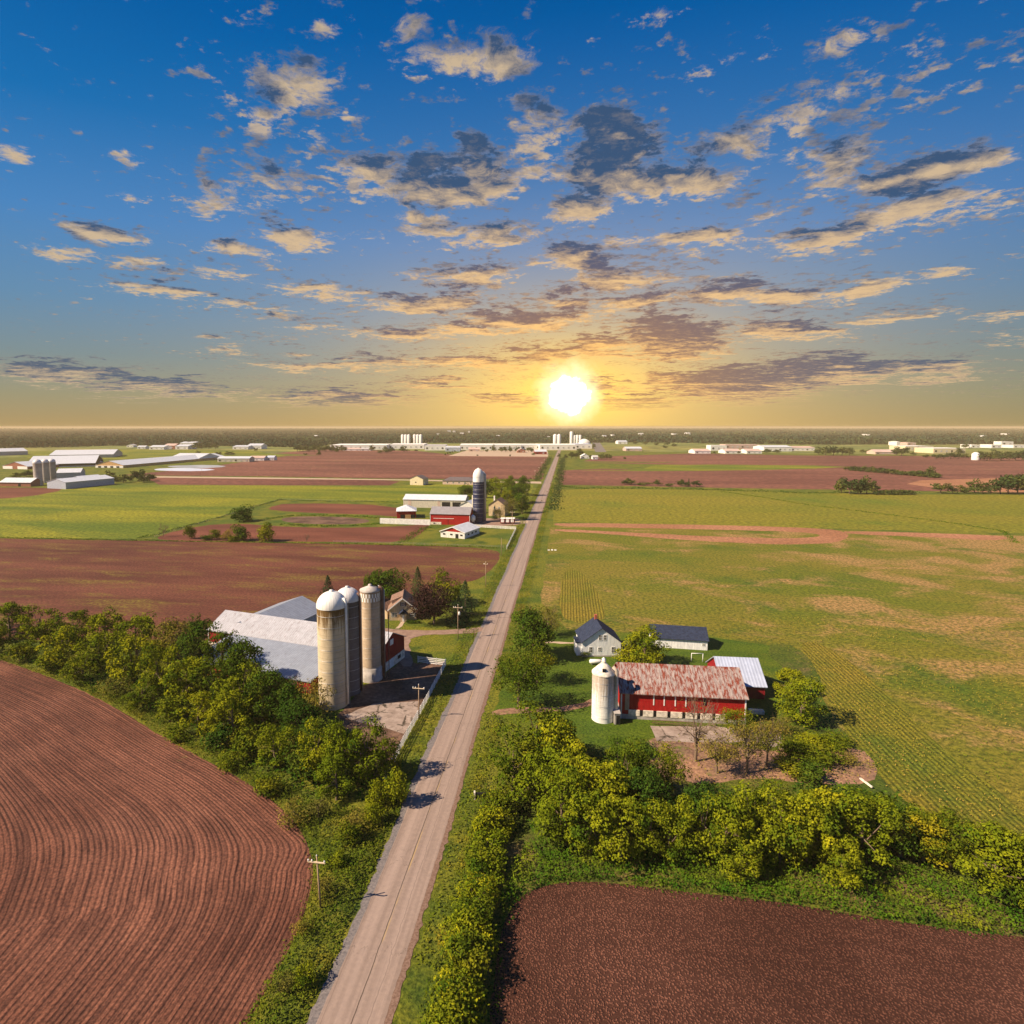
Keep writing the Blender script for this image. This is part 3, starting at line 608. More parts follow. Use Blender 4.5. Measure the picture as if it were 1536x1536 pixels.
def window(par, W, D, face, u, z, w, h, frame='white_paint', shutters=None):
    f = MB(); k = .09
    for a in ((u-w/2-k, u-w/2, z-k, z+h+k), (u+w/2, u+w/2+k, z-k, z+h+k), (u-w/2, u+w/2, z-k, z), (u-w/2, u+w/2, z+h, z+h+k), (u-.03, u+.03, z, z+h), (u-w/2, u+w/2, z+h*.5-.03, z+h*.5+.03)):
        b = facebox(W, D, face, a[0], a[1], a[2], a[3], .0, .07); f.add(b.v, b.f)
    fo = f.build('window', frame, par); facebox(W, D, face, u-w/2, u+w/2, z, z+h, .0, .03).build('pane', 'window_glass', fo)
    if shutters:
        for s in (-1, 1): facebox(W, D, face, min(u+s*(w/2+k), u+s*(w/2+k+.4)), max(u+s*(w/2+k), u+s*(w/2+k+.4)), z-.05, z+h+.05, 0, .05).build('shutter', shutters, fo)
def barn(name, label, cat, A, B, D, e, r, axis, wm, rm, found=None, items=(), group=None, ov=.45, mid=.5, back=None, trim=None):
    """A, B: photo pixels of the two front corners on the ground (or Vectors)"""
    A = A if isinstance(A, Vector) else G(*A); B = B if isinstance(B, Vector) else G(*B)
    a, W = frame2(A, B); o = thing(name, label, cat, (A.x, A.y, 0), a, group)
    wall_mesh(W, D, e, r, axis, mid).build('wall', wm, o)
    roof_slabs(W, D, e, r, axis, ov, mid=mid).build('roof', rm, o)
    if found:
        h, m = found; fb = MB(); fb.box(-.06, W+.06, -.06, D+.06, -.05, h); fb.build('foundation', m, o)
    if trim:
        tb = MB()
        for x in (0, W): MB().box(x-.12, x+.12, -.12, .12, (found[0] if found else 0)+.01, e-.35).build('corner_trim', trim, o)
    for it in items:
        k = it[0]
        if k == 'win': window(o, W, D, it[1], it[2]*(W if it[1] in 'FB' else D), it[3], it[4], it[5], shutters=it[6] if len(it) > 6 else None)
        else:
            q = W if it[1] in 'FB' else D
            facebox(W, D, it[1], it[2]*q, it[3]*q, it[4], it[5], .0, it[7] if len(it) > 7 else .1).build(k, it[6], o)
    return o, W
def row(n, u0, u1, z, w, h, face='F'): return [('win', face, u0+(u1-u0)*(i+.5)/n, z, w, h) for i in range(n)]
# ------------------------------------------------------------------ silos
def silo(name, label, px, py, r, h, m, dome='white_dome', dh=None, chute=None, ladder=True, group=None, band=None, kind='dome'):
    g = G(px, py); o = thing(name, label, 'silo', (g.x, g.y, 0), 0, group); dh = dh or r*.98
    MB().lathe([(r, -.1), (r, h)], 48).build('shaft', m, o)
    if kind == 'dome':
        pr = [(r*1.03, h-.25), (r*1.03, h)]+[(r*1.03*math.cos(k*PI/20), h+dh*math.sin(k*PI/20)) for k in range(1, 10)]+[(.02, h+dh)]
    else: pr = [(r*1.04, h-.3), (r*1.04, h), (r*.3, h+dh*.8), (.02, h+dh)]
    d = MB().lathe(pr, 48).build('dome', dome, o)
    MB().lathe([(.45, h+dh-.15), (.45, h+dh+.25), (.02, h+dh+.35)], 12).build('vent', dome, d)
    hp = MB()
    for k in range(int(h/2.4)): z = 1+k*2.4; hp.lathe([(r+.01, z), (r+.05, z+.04), (r+.01, z+.08)], 32)
    hp.build('hoop', 'steel', o)
    if chute:
        a, w, cm = chute; c, s = math.cos(a), math.sin(a); R0 = r+w*.5
        MB().tube([(R0*c, R0*s, .6), (R0*c, R0*s, h+dh*.25), ((R0-w)*c, (R0-w)*s, h+dh*.6)], [w/2]*3, 12).build('chute', cm, o)
    if ladder:
        a = (chute[0] if chute else 0)+.35; c, s = math.cos(a)*(r+.3), math.sin(a)*(r+.3); tx, ty = -math.sin(a)*.25, math.cos(a)*.25
        l = MB()
        for q in (-1, 1): l.beam((c+q*tx, s+q*ty, 0), (c+q*tx, s+q*ty, h), .06)
        for k in range(int(h/.6)): l.beam((c-tx, s-ty, .5+k*.6), (c+tx, s+ty, .5+k*.6), .04)
        l.build('ladder', 'steel', o)
    if band:
        b = MB(); n = 20; z0, z1 = band
        for rr in (0, 1):
            for k in range(n):
                a0 = 2*PI*(k+.5*rr)/n; a1 = a0+2*PI/n*.52; zz0 = z0+(z1-z0)*rr/2; zz1 = zz0+(z1-z0)*.46
                b.add([((r+.03)*math.cos(a0), (r+.03)*math.sin(a0), zz0), ((r+.03)*math.cos(a1), (r+.03)*math.sin(a1), zz0), ((r+.03)*math.cos(a1), (r+.03)*math.sin(a1), zz1), ((r+.03)*math.cos(a0), (r+.03)*math.sin(a0), zz1)], [(0,1,2,3)])
        b.build('painted_band', 'white_paint', o)
    return o
silo('concrete_silo', 'tall stained concrete silo with white dome, nearest of the three beside the trees', 501, 1056, 3.12, 22.0, 'stained_concrete', chute=(-.15, .55, 'white_paint'), group=None)
silo('stave_silo', 'dark stave silo with rusty dome squeezed between two paler silos', 524, 1037, 2.75, 21.6, 'dark_staves', 'rusty_dome', 2.6, chute=(-.1, .5, 'rust_iron'))
s3 = silo('flat_topped_silo', 'grey silo with white checkered band under its low conical roof', 557.5, 1018, 2.35, 21.9, 'grey_staves', 'foundation_grey', .9, kind='cone', band=(19.3, 21.3), chute=(.2, .8, 'rust_iron'))
MB().lathe([(2.6, -.1), (2.6, 3.2), (2.4, 3.3)], 36).build('footing', 'foundation_grey', s3)
g = G(578, 1016)
o = thing('feed_pipe', 'tall thin feed pipe standing beside the flat topped silo', 'pipe', (g.x, g.y, 0))
MB().tube([(0,0,0),(0,0,21.5),(-1.5,.3,22.4)], [.13,.13,.13], 8).build('riser', 'steel', o)
MB().tube([(.9,.2,0),(.9,.2,15.5)], [.10,.10], 8).build('riser', 'rust_iron', o)
# ---- left farm barns.  Long barn: axis from its road-side gable
GA, GB = G(576, 1012.5), G(598.7, 989.6)            # road-side gable: near and far corner
gd = (GB-GA); gw = gd.length; gdir = gd.normalized(); ldir = Vector((-gdir.y, gdir.x, 0))
R2 = G(340, 917, 8.6); rg = (GA+GB)/2; L = (R2-Vector((rg.x, rg.y, R2.z))).length
ldir2 = Vector((R2.x-rg.x, R2.y-rg.y, 0)).normalized()
A0 = GA+ldir2*L; perp = Vector((ldir2.y, -ldir2.x, 0)); perp = perp if perp.y > 0 else -perp
bw = 13.5; A0 = Vector((rg.x, rg.y, 0))+ldir2*L-perp*bw/2; B0 = Vector((rg.x, rg.y, 0))-perp*bw/2
barn('long_barn', 'long red barn with rusty white metal roof behind the three silos', 'barn', A0, B0, bw, 5.6, 8.8, 'x', 'dark_red_boards', 'white_metal_roof', found=(2.3, 'foundation_white'), trim='white_paint',
     items=[('hay_door', 'R', .44, .56, 5.8, 7.2, 'white_paint'), ('window', 'R', .12, .22, .8, 1.7, 'black_and_shade'), ('window', 'R', .72, .84, .9, 1.8, 'black_and_shade'), ('door', 'R', .4, .56, .05, 2.2, 'white_paint')])
LA = A0-perp*13.4+(-ldir2)*8; LB = B0-perp*13.4+ldir2*9.5
barn('lean_to_shed', 'grey tin lean-to shed along the front of the long white roofed barn', 'shed', LA, LB, 12.9, 2.9, 5.3, 'mono', 'dark_red_boards', 'tin_roof', ov=.3)
p1, p2 = G(397, 920, 7), G(452, 897, 7); dv = Vector((p2.x-p1.x, p2.y-p1.y, 0)).normalized(); pr = Vector((dv.y, -dv.x, 0)); hw = 8.5
A = Vector((p2.x, p2.y, 0))-dv*26-pr*hw; B = Vector((p2.x, p2.y, 0))-dv*26+pr*hw
barn('machine_shed', 'pale blue-grey gabled shed behind the long white barn roof', 'shed', A, B, 26, 4.3, 7.4, 'y', 'grey_blue_metal', 'tin_roof')
# ---- tan house
A, B = G(584, 931), G(624.5, 930)
hz, W_ = barn('tan_house', 'tan farmhouse with brown and navy shingled roof beside the dark purple tree', 'house', A, B, 9.5, 3.7, 7.0, 'y', 'tan_siding', 'brown_shingles', ov=.5,
     items=[('win', 'F', .52, 4.6, .8, 1.1, 'navy_shingles'), ('win', 'F', .13, 1.2, .8, 1.2), ('win', 'F', .24, 1.2, .8, 1.2), ('win', 'F', .86, 1.2, .9, 1.2, 'navy_shingles')])
bg_ = MB()
for (xa, za, xb, zb) in ((-.5, 3.3, W_/2, 7.06), (W_/2, 7.06, W_+.5, 3.3)): bg_.beam((xa, -.6, za), (xb, -.6, zb), .1, .28)
bg_.build('bargeboard', 'white_paint', hz)
dm = MB(); dm.add([(.6,2.0,4.0),(.6,8.6,4.0),(.6,8.6,5.5),(.6,2.0,5.5),(3.3,2.,6.5),(3.3,8.6,6.5)], [(0,3,2,1),(0,4,3),(1,2,5)]); dmo = dm.build('dormer', 'tan_siding', hz)
MB().add([(.2,1.8,5.5),(.2,8.9,5.5),(W_/2,8.9,7.15),(W_/2,1.8,7.15),(.2,1.8,5.62),(.2,8.9,5.62),(W_/2,8.9,7.27),(W_/2,1.8,7.27)], [(0,1,2,3),(7,6,5,4),(0,4,5,1),(0,3,7,4),(1,5,6,2)]).build('dormer_roof', 'brown_shingles', dmo)
po = MB(); po.box(W_*.40, W_*.64, -1.6, -.0, 0.02, 2.4); po.v = po.v; poo = po.build('porch', 'tan_siding', hz)
q = roof_slabs(W_*.30, 2.0, 2.35, 3.5, 'y', .15); q.v = [(x+W_*.37, y-1.9, z) for x, y, z in q.v]; q.build('porch_roof', 'navy_shingles', poo)
MB().box(W_*.49, W_*.56, -1.66, -1.6, .1, 2.1).build('door', 'white_paint', poo)
b = MB(); b.box(W_*.08, W_*.32, -1.0, -.4, 0, .6); b.box(W_*.68, W_*.95, -1.1, -.3, 0, .7)
barn('garage_wing', 'low tan garage with brown roof left of the tan farmhouse', 'garage', G(562, 926), G(581, 929), 7, 2.6, 4.3, 'y', 'tan_siding', 'brown_shingles')
# ---- right farm
A, B = G(873.2, 985.3), G(931, 985)
wh, W_ = barn('white_house', 'white farmhouse with navy roof and red chimney on the lawn', 'house', A, B, 9.0, 3.9, 7.6, 'y', 'white_siding', 'navy_shingles', found=(.4, 'foundation_grey'), ov=.35,
     items=[('win', 'F', .46, 4.5, .7, 1.3), ('win', 'F', .58, 4.5, .7, 1.3), ('win', 'F', .22, 1.2, .75, 1.4), ('win', 'F', .45, 1.6, .7, .9), ('win', 'F', .80, 1.1, .8, 1.5)])
MB().box(W_/2-.4, W_/2+.3, 7.4, 8.1, 6.6, 8.9).build('chimney', 'chimney_brick', wh)
w1 = MB(); w1.box(-1.3, -.02, .9, 5.0, 0, 3.4); w1o = w1.build('side_bay', 'white_siding', wh)
MB().box(-1.5, .25, .7, 5.2, 3.4, 3.65).build('bay_roof', 'navy_shingles', w1o)
q = wall_mesh(3.0, 4.2, 2.3, 3.1, 'x'); q.v = [(x+W_+.02, y+.5, z) for x, y, z in q.v]; w2 = q.build('side_wing', 'white_siding', wh)
q = roof_slabs(3.0, 4.2, 2.3, 3.1, 'x', .2); q.v = [(x+W_+.24, y+.5, z) for x, y, z in q.v]; q.build('wing_roof', 'navy_shingles', w2)
barn('white_garage', 'long low white garage with navy roof behind the leafy tree', 'garage', G(978, 970.5), G(1061, 976), 8.5, 2.7, 4.9, 'x', 'white_siding', 'navy_shingles', ov=.35,
     items=[('win', 'F', .93, 1.3, .6, .6)])
A, B = G(931.5, 1077.5), G(1117, 1087.5)
bb, W_ = barn('red_barn', 'big red barn with rust streaked roof and whitewashed foundation', 'barn', A, B, 12.5, 5.7, 9.3, 'x', 'red_boards', 'rusty_roof', ov=.5, trim='white_paint')
fo = MB(); fo.box(-.08, W_+.08, -.08, 12.58, -.05, 1.0); fo.build('foundation', 'foundation_grey', bb)
xs = [.055, .175, .285, .40, .52, .64, .76, .865]
for i, u in enumerate(xs[:-1]): MB().box(u*W_+.12, xs[i+1]*W_-.55, -.16, -.0, .75, 2.0).build('whitewashed_panel', 'foundation_white', bb)
for u in xs[1:]: MB().box(u*W_-.5, u*W_+.05, -.10, .0, .75, 2.0).build('window', 'black_and_shade', bb)
for u in (.26, .345, .435, .52): MB().box(u*W_, u*W_+.22, -.08, 0, 3.2, 5.6).build('vent_slat', 'white_paint', bb)
MB().box(.03*W_, .065*W_, -.09, 0, 1.9, 5.5).build('board_door', 'weathered_boards', bb)
MB().box(.665*W_, .69*W_, -.06, 0, 3.7, 5.4).build('board_gap_shade', 'black_and_shade', bb)  # proud dark strip, painting the shade of a gap between boards
fr = MB()
for k in range(26): fr.box(6.0+k*.33, 6.05+k*.33, -2.1, -2.05, 0, 1.1)
fr.box(5.9, 14.5, -2.12, -2.04, 1.0, 1.08); fr.box(5.9, 14.5, -2.12, -2.04, .45, .52)
o = tag(fr.build('iron_railing', 'rust_iron'), 'rusty iron feed railing in front of the red barn foundation', 'railing'); o.location = bb.location; o.rotation_euler = bb.rotation_euler
barn('milk_house', 'tiny concrete lean-to between the white silo and the red barn', 'shed', G(921.5, 1087), G(930, 1087), 3.0, 2.2, 2.8, 'mono', 'foundation_grey', 'foundation_grey', ov=.1, items=[('door', 'F', .3, .95, 0, 1.9, 'black_and_shade')])
ws = silo('whitewashed_silo', 'whitewashed stave silo with pale conical cap at the red barn end', 904, 1078, 2.28, 10.1, 'whitewashed_staves', 'foundation_white', 2.1, kind='cone', chute=(-.25, .75, 'whitewashed_staves'), ladder=False)
MB().lathe([(.4, 11.7), (.4, 12.8), (.02, 13.1)], 14).build('cupola', 'white_paint', ws); MB().box(-.35, .35, -1.85, -1.3, 10.4, 11.2).build('hatch', 'black_and_shade', ws)
barn('small_red_shed', 'small red shed with pale blue tin roof behind the red barn', 'shed', G(1083, 1046), G(1147, 1049), 12.5, 3.0, 6.8, 'x', 'dark_red_boards', 'blue_tin_roof', ov=.4)
g = G(893, 997); tk = thing('gas_tank', 'white horizontal gas tank on the lawn behind the whitewashed silo', 'tank', (g.x, g.y, 0), rad(8))
MB().tube([(-1.5,0,.85),(-1.3,0,.85),(1.3,0,.85),(1.5,0,.85)], [.3,.55,.55,.3], 14).build('vessel', 'white_paint', tk)
for s in (-.9, .9): MB().box(s-.1, s+.1, -.35, .35, 0, .45).build('leg', 'steel', tk)
g = G(1037, 993); g2 = G(1054, 993.3); gp = thing('goal_frame', 'thin white goal frame standing on the lawn by the garage', 'goal', (g.x, g.y, 0), math.atan2(g2.y-g.y, g2.x-g.x)); w = (g2-g).length
for x in (0, w): MB().tube([(x,0,0),(x,0,2.3)], [.08,.08], 8).build('post', 'white_paint', gp)
MB().tube([(0,0,2.3),(w,0,2.3)], [.08,.08], 8).build('crossbar', 'white_paint', gp)
g = G(1124, 1071); o = thing('stone_trough', 'pale concrete trough right of the red barn', 'trough', (g.x, g.y, 0)); MB().box(0, 3, 0, 1.2, 0, .7).build('basin', 'foundation_white', o); MB().box(.15, 2.85, .15, 1.05, .7, .72).build('water', 'window_glass', o)
g = G(1290, 1170); tag(MB().beam((g.x,g.y,.3),(g.x+.7,g.y-2.6,.4),.25).build('log', 'foundation_white'), 'pale bare log lying on the litter strewn ground', 'log')
# ---- middle farm
barn('long_white_shed', 'long white machine shed with open bays in the middle farm', 'shed', G(605, 761), G(697.5, 763), 16, 6.0, 9.0, 'x', 'beige_metal', 'pale_roof', ov=.4,
     items=[('bay_shade_panel', 'F', .63, .76, .1, 4.6, 'black_and_shade'), ('bay_shade_panel', 'F', .80, .93, .1, 4.6, 'black_and_shade'), ('door', 'F', .08, .13, .1, 5.2, 'pink_tan'), ('door', 'F', .56, .60, .1, 5.2, 'pink_tan')])  # open bays are solid panels, their inner shade put into the colour
barn('small_red_barn', 'small red barn with white hipped roof behind the tall board fence', 'barn', G(595.4, 778), G(624, 777.5), 16, 5.0, 8.0, 'hip', 'red_boards', 'pale_roof', ov=.5,
     items=[('bay_shade_panel', 'F', .18, .42, .05, 2.5, 'black_and_shade'), ('bay_shade_panel', 'F', .74, .96, .05, 2.5, 'black_and_shade'), ('door', 'F', .44, .72, .05, 2.6, 'orange_boards')])  # bays again dark panels with the interior shade painted in
barn('grey_roofed_red_barn', 'red barn with weathered grey roof between white sheds and navy silo', 'barn', G(645.5, 786.5), G(704.5, 788), 13, 6.6, 10.2, 'x', 'red_boards', 'grey_roof', ov=.4, trim='white_paint',
     items=[('foundation_panel', 'F', .01, .28, 0, 1.6, 'foundation_white'), ('door', 'F', .3, .45, .05, 3.6, 'red_boards', .2), ('door_track', 'F', .08, .6, 3.75, 4.0, 'white_paint'), ('window', 'F', .08, .13, .5, 1.2, 'black_and_shade', .16)])
A, B = G(661, 805.5), G(697, 808.6)
wb, W_ = barn('white_calf_barn', 'white barn with red gable and pale metal roof by the pasture', 'barn', A, B, 19, 3.4, 5.9, 'y', 'white_boards', 'pale_roof_y', ov=.5,
     items=[('window', 'F', .10, .2, 1.5, 2.3, 'black_and_shade'), ('window', 'F', .4, .5, 1.5, 2.3, 'black_and_shade'), ('door', 'F', .62, .74, .05, 2.4, 'black_and_shade'), ('window', 'F', .82, .91, 1.5, 2.3, 'black_and_shade'), ('window', 'R', .2, .3, 1.4, 2.2, 'black_and_shade'), ('window', 'R', .45, .55, 1.4, 2.2, 'black_and_shade'), ('window', 'R', .7, .8, 1.4, 2.2, 'black_and_shade')])
MB().add([(.2,-.05,3.5),(W_-.2,-.05,3.5),(W_/2,-.05,5.8)], [(0,1,2)]).build('gable_panel', 'red_boards', wb)
bg_ = MB()
for (xa, za, xb, zb) in ((-.5, 3.2, W_/2, 6.0), (W_/2, 6.0, W_+.5, 3.2)): bg_.beam((xa, -.6, za), (xb, -.6, zb), .1, .3)
bg_.build('bargeboard', 'white_paint', wb)
barn('white_gabled_shed', 'little white gabled shed between grey barn roof and navy silo', 'shed', G(690, 771), G(712, 772), 9, 6.2, 9.0, 'y', 'white_boards', 'pale_roof_y')
ns = silo('navy_silo', 'tall navy blue silo with white domed top in the middle farm', 717.6, 783, 3.4, 28.8, 'navy_panels', dh=5.2, ladder=False, chute=(.1, 1.5, 'steel'))
MB().lathe([(3.46, 25.6), (3.46, 28.6)], 40).build('white_collar', 'white_paint', ns)
MB().tube([(-3.6,-.2,.2),(-3.6,-.2,17)], [.45,.45], 10).build('filler_pipe', 'beige_metal', ns)
rb = MB()
for k in range(6): z = 9+k*3.0; rb.lathe([(3.42, z), (3.47, z+.04), (3.47, z+.14), (3.42, z+.18)], 36)
rb.build('seam_band', 'steel', ns)
g = G(709.5, 787); o = thing('feed_bin', 'small white feed bin on legs at the foot of the navy silo', 'bin', (g.x, g.y, 0))
MB().lathe([(.3,1.6),(1.5,3.2),(1.5,5.2),(.3,6.2),(.02,6.2)], 20).build('hopper', 'white_paint', o)
for a in range(4): MB().tube([(1.3*math.cos(a*PI/2+.8),1.3*math.sin(a*PI/2+.8),0),(1.3*math.cos(a*PI/2+.8),1.3*math.sin(a*PI/2+.8),3.4)], [.08,.08], 6).build('leg', 'steel', o)
hs, W_ = barn('tan_farmhouse', 'tan gabled farmhouse half hidden by trees behind the navy silo', 'house', G(733, 774), G(757, 775), 12, 7.5, 11.5, 'y', 'tan_siding', 'brown_shingles', ov=.5, items=row(2, .1, .9, 1.4, .9, 1.4)+row(2, .2, .8, 5.2, .9, 1.3))
MB().box(2.2, 3.0, 5, 5.8, 9.5, 13.2).build('chimney', 'white_paint', hs)
lbl = ['leftmost', 'middle', 'rightmost']
for k, px in enumerate((753.5, 761, 768)):
    g = G(px, 786); o = thing('silage_wagon', f'{lbl[k]} of three dark red wagons with white square panels', 'wagon', (g.x-1.2, g.y, 0), 0, 'wagons parked in the middle farm yard')
    MB().box(0, 2.6, 0, 5, .6, 3.2).build('body', 'dark_red_boards', o); MB().box(.35, 2.25, -.08, 0, 1.1, 2.9).build('panel', 'white_paint', o); MB().box(-.1, 2.7, -.1, 5.1, 3.2, 3.35).build('roof', 'white_paint', o)
    for x in (.2, 2.1):
        for y in (.6, 3.9): MB().tube([(x,y,.45),(x+.25,y,.45)], [.45,.45], 12).build('wheel', 'black_and_shade', o)
barn('cream_shed', 'small cream shed with grey gable roof alone on the green field edge', 'shed', G(615, 727.3), G(634.5, 728), 13, 6.4, 9.6, 'y', 'cream_siding', 'grey_shingles', ov=.4, items=[('window', 'F', .4, .5, 2.4, 3.4, 'black_and_shade'), ('door', 'R', .2, .4, 0, 3, 'white_paint')])
barn('ranch_house', 'long low ranch house with dark hipped roof beside the lane', 'house', G(664, 726.5), G(713, 727.5), 13, 4.0, 7.5, 'hip', 'pink_tan', 'grey_shingles', ov=.6, items=row(5, .06, .95, 1.3, 1.6, 1.5))
# ---- fences
def line_pts(px, step, world=False):
    w = [G(*p) for p in px]; out = []
    for a, b in zip(w[:-1], w[1:]):
        n = max(1, round((b-a).length/step))
        for i in range(n): out.append(a+(b-a)*i/n)
    return out+[w[-1]]
def fence(name, label, px, h, step, rails, m='white_paint', solid=False, pw=.14, rh=.14, wobble=0.):
    P_ = line_pts(px, step); o = thing(name, label, 'fence', P_[0][:]); O = P_[0]
    P_ = [p-O for p in P_]
    for p in P_[:100]: MB().box(p.x-pw/2, p.x+pw/2, p.y-pw/2, p.y+pw/2, 0, h+.12).build('post', m, o)
    b = MB()
    for a, c in zip(P_[:-1], P_[1:]):
        for k in range(rails):
            z = h*(k+.75)/rails+random.gauss(0, wobble)
            b.beam((a.x, a.y, z), (c.x, c.y, z+random.gauss(0, wobble)), .05, rh)
    b.build('panel' if solid else 'rail', m, o); return o
fence('yard_fence', 'white board fence along the barnyard beside the mown verge', [(627, 994), (668.5, 999), (640, 1054), (605, 1118), (577, 1172)], 1.7, 2.6, 4, wobble=.02, rh=.2)
fence('board_fence', 'tall solid white board fence in front of the small red barn', [(570, 785.5), (645, 788)], 3.4, 2.2, 6, rh=.62)
fence('pasture_fence', 'white rail fence around the pasture beside the white calf barn', [(706, 790.5), (774, 794.5), (760, 824)], 1.7, 3., 3, rh=.3)
def wirefence(name, label, px, step, n=100):
    P_ = line_pts(px, step)[:n]; O = P_[0]; o = thing(name, label, 'fence', O[:])
    for p in P_: p = p-O; MB().box(p.x-.07, p.x+.07, p.y-.07, p.y+.07, 0, 1.2).build('post', 'old_wood', o)
    b = MB()
    for a, c in zip(P_[:-1], P_[1:]):
        for z in (.4, .75, 1.1): b.beam(a-O+Vector((0,0,z)), c-O+Vector((0,0,z)), .03)
    b.build('wire', 'steel', o)
wirefence('wire_fence', 'wire fence on wooden posts along the far edge of the brown paddock', [(232, 806), (330, 777), (395, 757), (420, 750), (560, 753)], 9)
wirefence('wire_fence', 'wire fence between the pasture and the middle brown field', [(500, 813.5), (620, 817), (755, 822)], 6)
# ---- poles
def pole(label, px, py, h, arm=2.4, rz=0., transformer=False, lean=0., name='utility_pole', m='old_wood', group='utility poles along the road'):
    g = G(px, py); o = thing(name, label, 'pole', (g.x, g.y, 0), rz, group)
    MB().tube([(0,0,-.2),(lean*.5,0,h*.5),(lean,0,h)], [.13,.11,.08], 8).build('mast', m, o)
    if arm:
        MB().beam((lean-arm/2,-.12,h-.75),(lean+arm/2,-.12,h-.75), .12, .14).build('crossarm', 'crossarm_wood', o)
        for x in (-arm/2+.1, -arm/4, arm/2-.1): MB().lathe([(.06,h-.68),(.1,h-.6),(.1,h-.45),(.02,h-.4)], 8, cx=lean+x, cy=-.12).build('insulator', 'white_paint', o)
        MB().lathe([(.06,h),(.09,h+.08),(.02,h+.22)], 8, cx=lean).build('insulator', 'white_paint', o)
    if transformer: MB().lathe([(.02,h-2.9),(.28,h-2.85),(.28,h-1.95),(.02,h-1.85)], 12, cx=lean+.42, cy=-.1).build('transformer', 'white_paint', o)
    return o
pole('utility pole with wide crossarm at the tip of the curved furrowed field', 481, 1362, 6.9, 2.3, lean=-.35)
pole('utility pole rising behind the white barnyard fence', 628.5, 1079, 7.4, 2.5)
pole('utility pole with white transformer can beside the driveway mouth', 687, 958, 9.8, 2.6, transformer=True)
pole('thin utility pole at the corner of the middle brown field', 728.5, 881, 9.6, 1.6)
pole('thin utility pole in the rough grass south of the pasture', 752, 834, 8.5, 0)
pole('utility pole in front of the dark wagons', 768.5, 793, 10.5, 2.6)
for k, (px, py, h) in enumerate(((777, 767, 10.5), (784, 762, 10.5), (789.5, 753, 10.5))): pole(f'{["nearest","middle","farthest"][k]} of three poles beside the dark roadside trees', px, py, h, 1.8)
far_p = [(802.5, 721), (808.5, 715), (812.5, 706), (816.5, 700), (820, 694), (822.5, 690)]
for k, (px, py) in enumerate(far_p): pole(f'{["first","second","third","fourth","fifth","sixth"][k]} far roadside pole beyond the cross lane, counted from the lane', px, py, 11.5, 1.8)
for k, px in enumerate((303, 386, 468, 546)): pole(f'{["leftmost","second","third","rightmost"][k]} of four poles along the cross lane', px, 716.5, 11, 0, group='poles along the cross lane')
def wire(a, b, sag, label):
    pts = [a.lerp(b, i/14)-Vector((0, 0, sag*4*(i/14)*(1-i/14))) for i in range(15)]
    return tag(MB().tube(pts, [.022]*15, 5).build('power_line', 'rust_iron'), label, 'cable')
pa = G(687, 958)+Vector((.4,0,8.2)); wire(pa, G(752, 962)+Vector((3,6,5)), .5, 'power cable running from the transformer pole across the road')
g = G(834, 826); o = thing('rubbish_heap', 'white scraps of litter lying on the field edge beside the road', 'litter', (g.x-2, g.y, 0))
for k in range(3): MB().box(-2+k*1.6, -1+k*1.6, -.4+k*.2, .4+k*.3, 0, .35+.15*(k % 2)).build('scrap', 'white_paint', o)
g = G(713, 1200); o = thing('culvert', 'dark culvert mouth under the hedge at the right road edge', 'culvert', (g.x, g.y, 0), rad(8)); MB().box(0, 3, 0, .4, 0, 1.1).build('shade_panel', 'black_and_shade', o); MB().box(-.25, 0, -.1, .5, 0, 1.3).build('side_wall', 'foundation_white', o)  # culvert mouth is a solid box, its shade painted near-black
g = G(712.5, 958); o = thing('mailbox', 'small dark mailbox on a post at the driveway mouth', 'mailbox', (g.x, g.y, 0)); MB().box(-.05,.05,-.05,.05,0,1.1).build('post', 'old_wood', o); MB().box(-.15,.15,-.3,.3,1.1,1.4).build('box', 'rust_iron', o)
# ---- far left farm and dairy
barn('far_dairy_shed', 'huge pale roofed dairy shed behind the far left silos', 'shed', G(40, 702), G(143, 699.5), 95, 5, 15, 'x', 'black_and_shade', 'pale_roof', items=[('curtain', 'F', 0, 1, .2, 1.5, 'far_white', .3)])
barn('far_dairy_shed', 'rear pale dairy roof topping the large shed complex', 'shed', G(74, 687.5), G(170, 686), 90, 6, 14, 'x', 'far_grey', 'pale_roof')
barn('far_dairy_barn', 'long dairy barn with orange wooden gable and pale roof', 'barn', G(143.5, 701.5), G(185, 702), 260, 4, 10, 'y', 'orange_boards', 'pale_roof_y', items=[('curtain', 'F', 0, 1, 0, 3.2, 'far_white', .3)]+[('shade_panel', 'F', .1+.22*k, .2+.22*k, .3, 2.6, 'black_and_shade', .5) for k in range(4)])  # gable openings are proud dark panels coloured as the shade inside
barn('far_dairy_barn', 'brown gabled dairy barn left of the three far silos', 'barn', G(4, 703), G(42, 704), 120, 4, 10, 'y', 'brick_brown', 'pale_roof_y', items=[('curtain', 'F', .02, .4, 0, 4, 'far_white', .3), ('curtain', 'F', .6, .98, 0, 4, 'far_white', .3)])
barn('far_dairy_barn', 'pale roofed barn at the right end of the dairy complex', 'barn', G(254, 691), G(299, 691.5), 60, 5, 12, 'x', 'far_white', 'pale_roof')
barn('far_white_barn', 'white roofed barn at the left edge beyond the dairy', 'barn', G(-20, 684), G(42, 682), 50, 8, 14, 'x', 'far_grey', 'pale_roof')
sil = ['leftmost', 'middle', 'rightmost']
for k, (px, py, r, h) in enumerate(((58, 728, 3.9, 23), (69.5, 724, 3.6, 22), (79.5, 722, 3.6, 21.5))): silo('far_silo', f'{sil[k]} of three grey silos in the far left farmyard', px, py, r, h, 'far_staves', 'rusty_dome', ladder=False, group='silos of the far left farm')
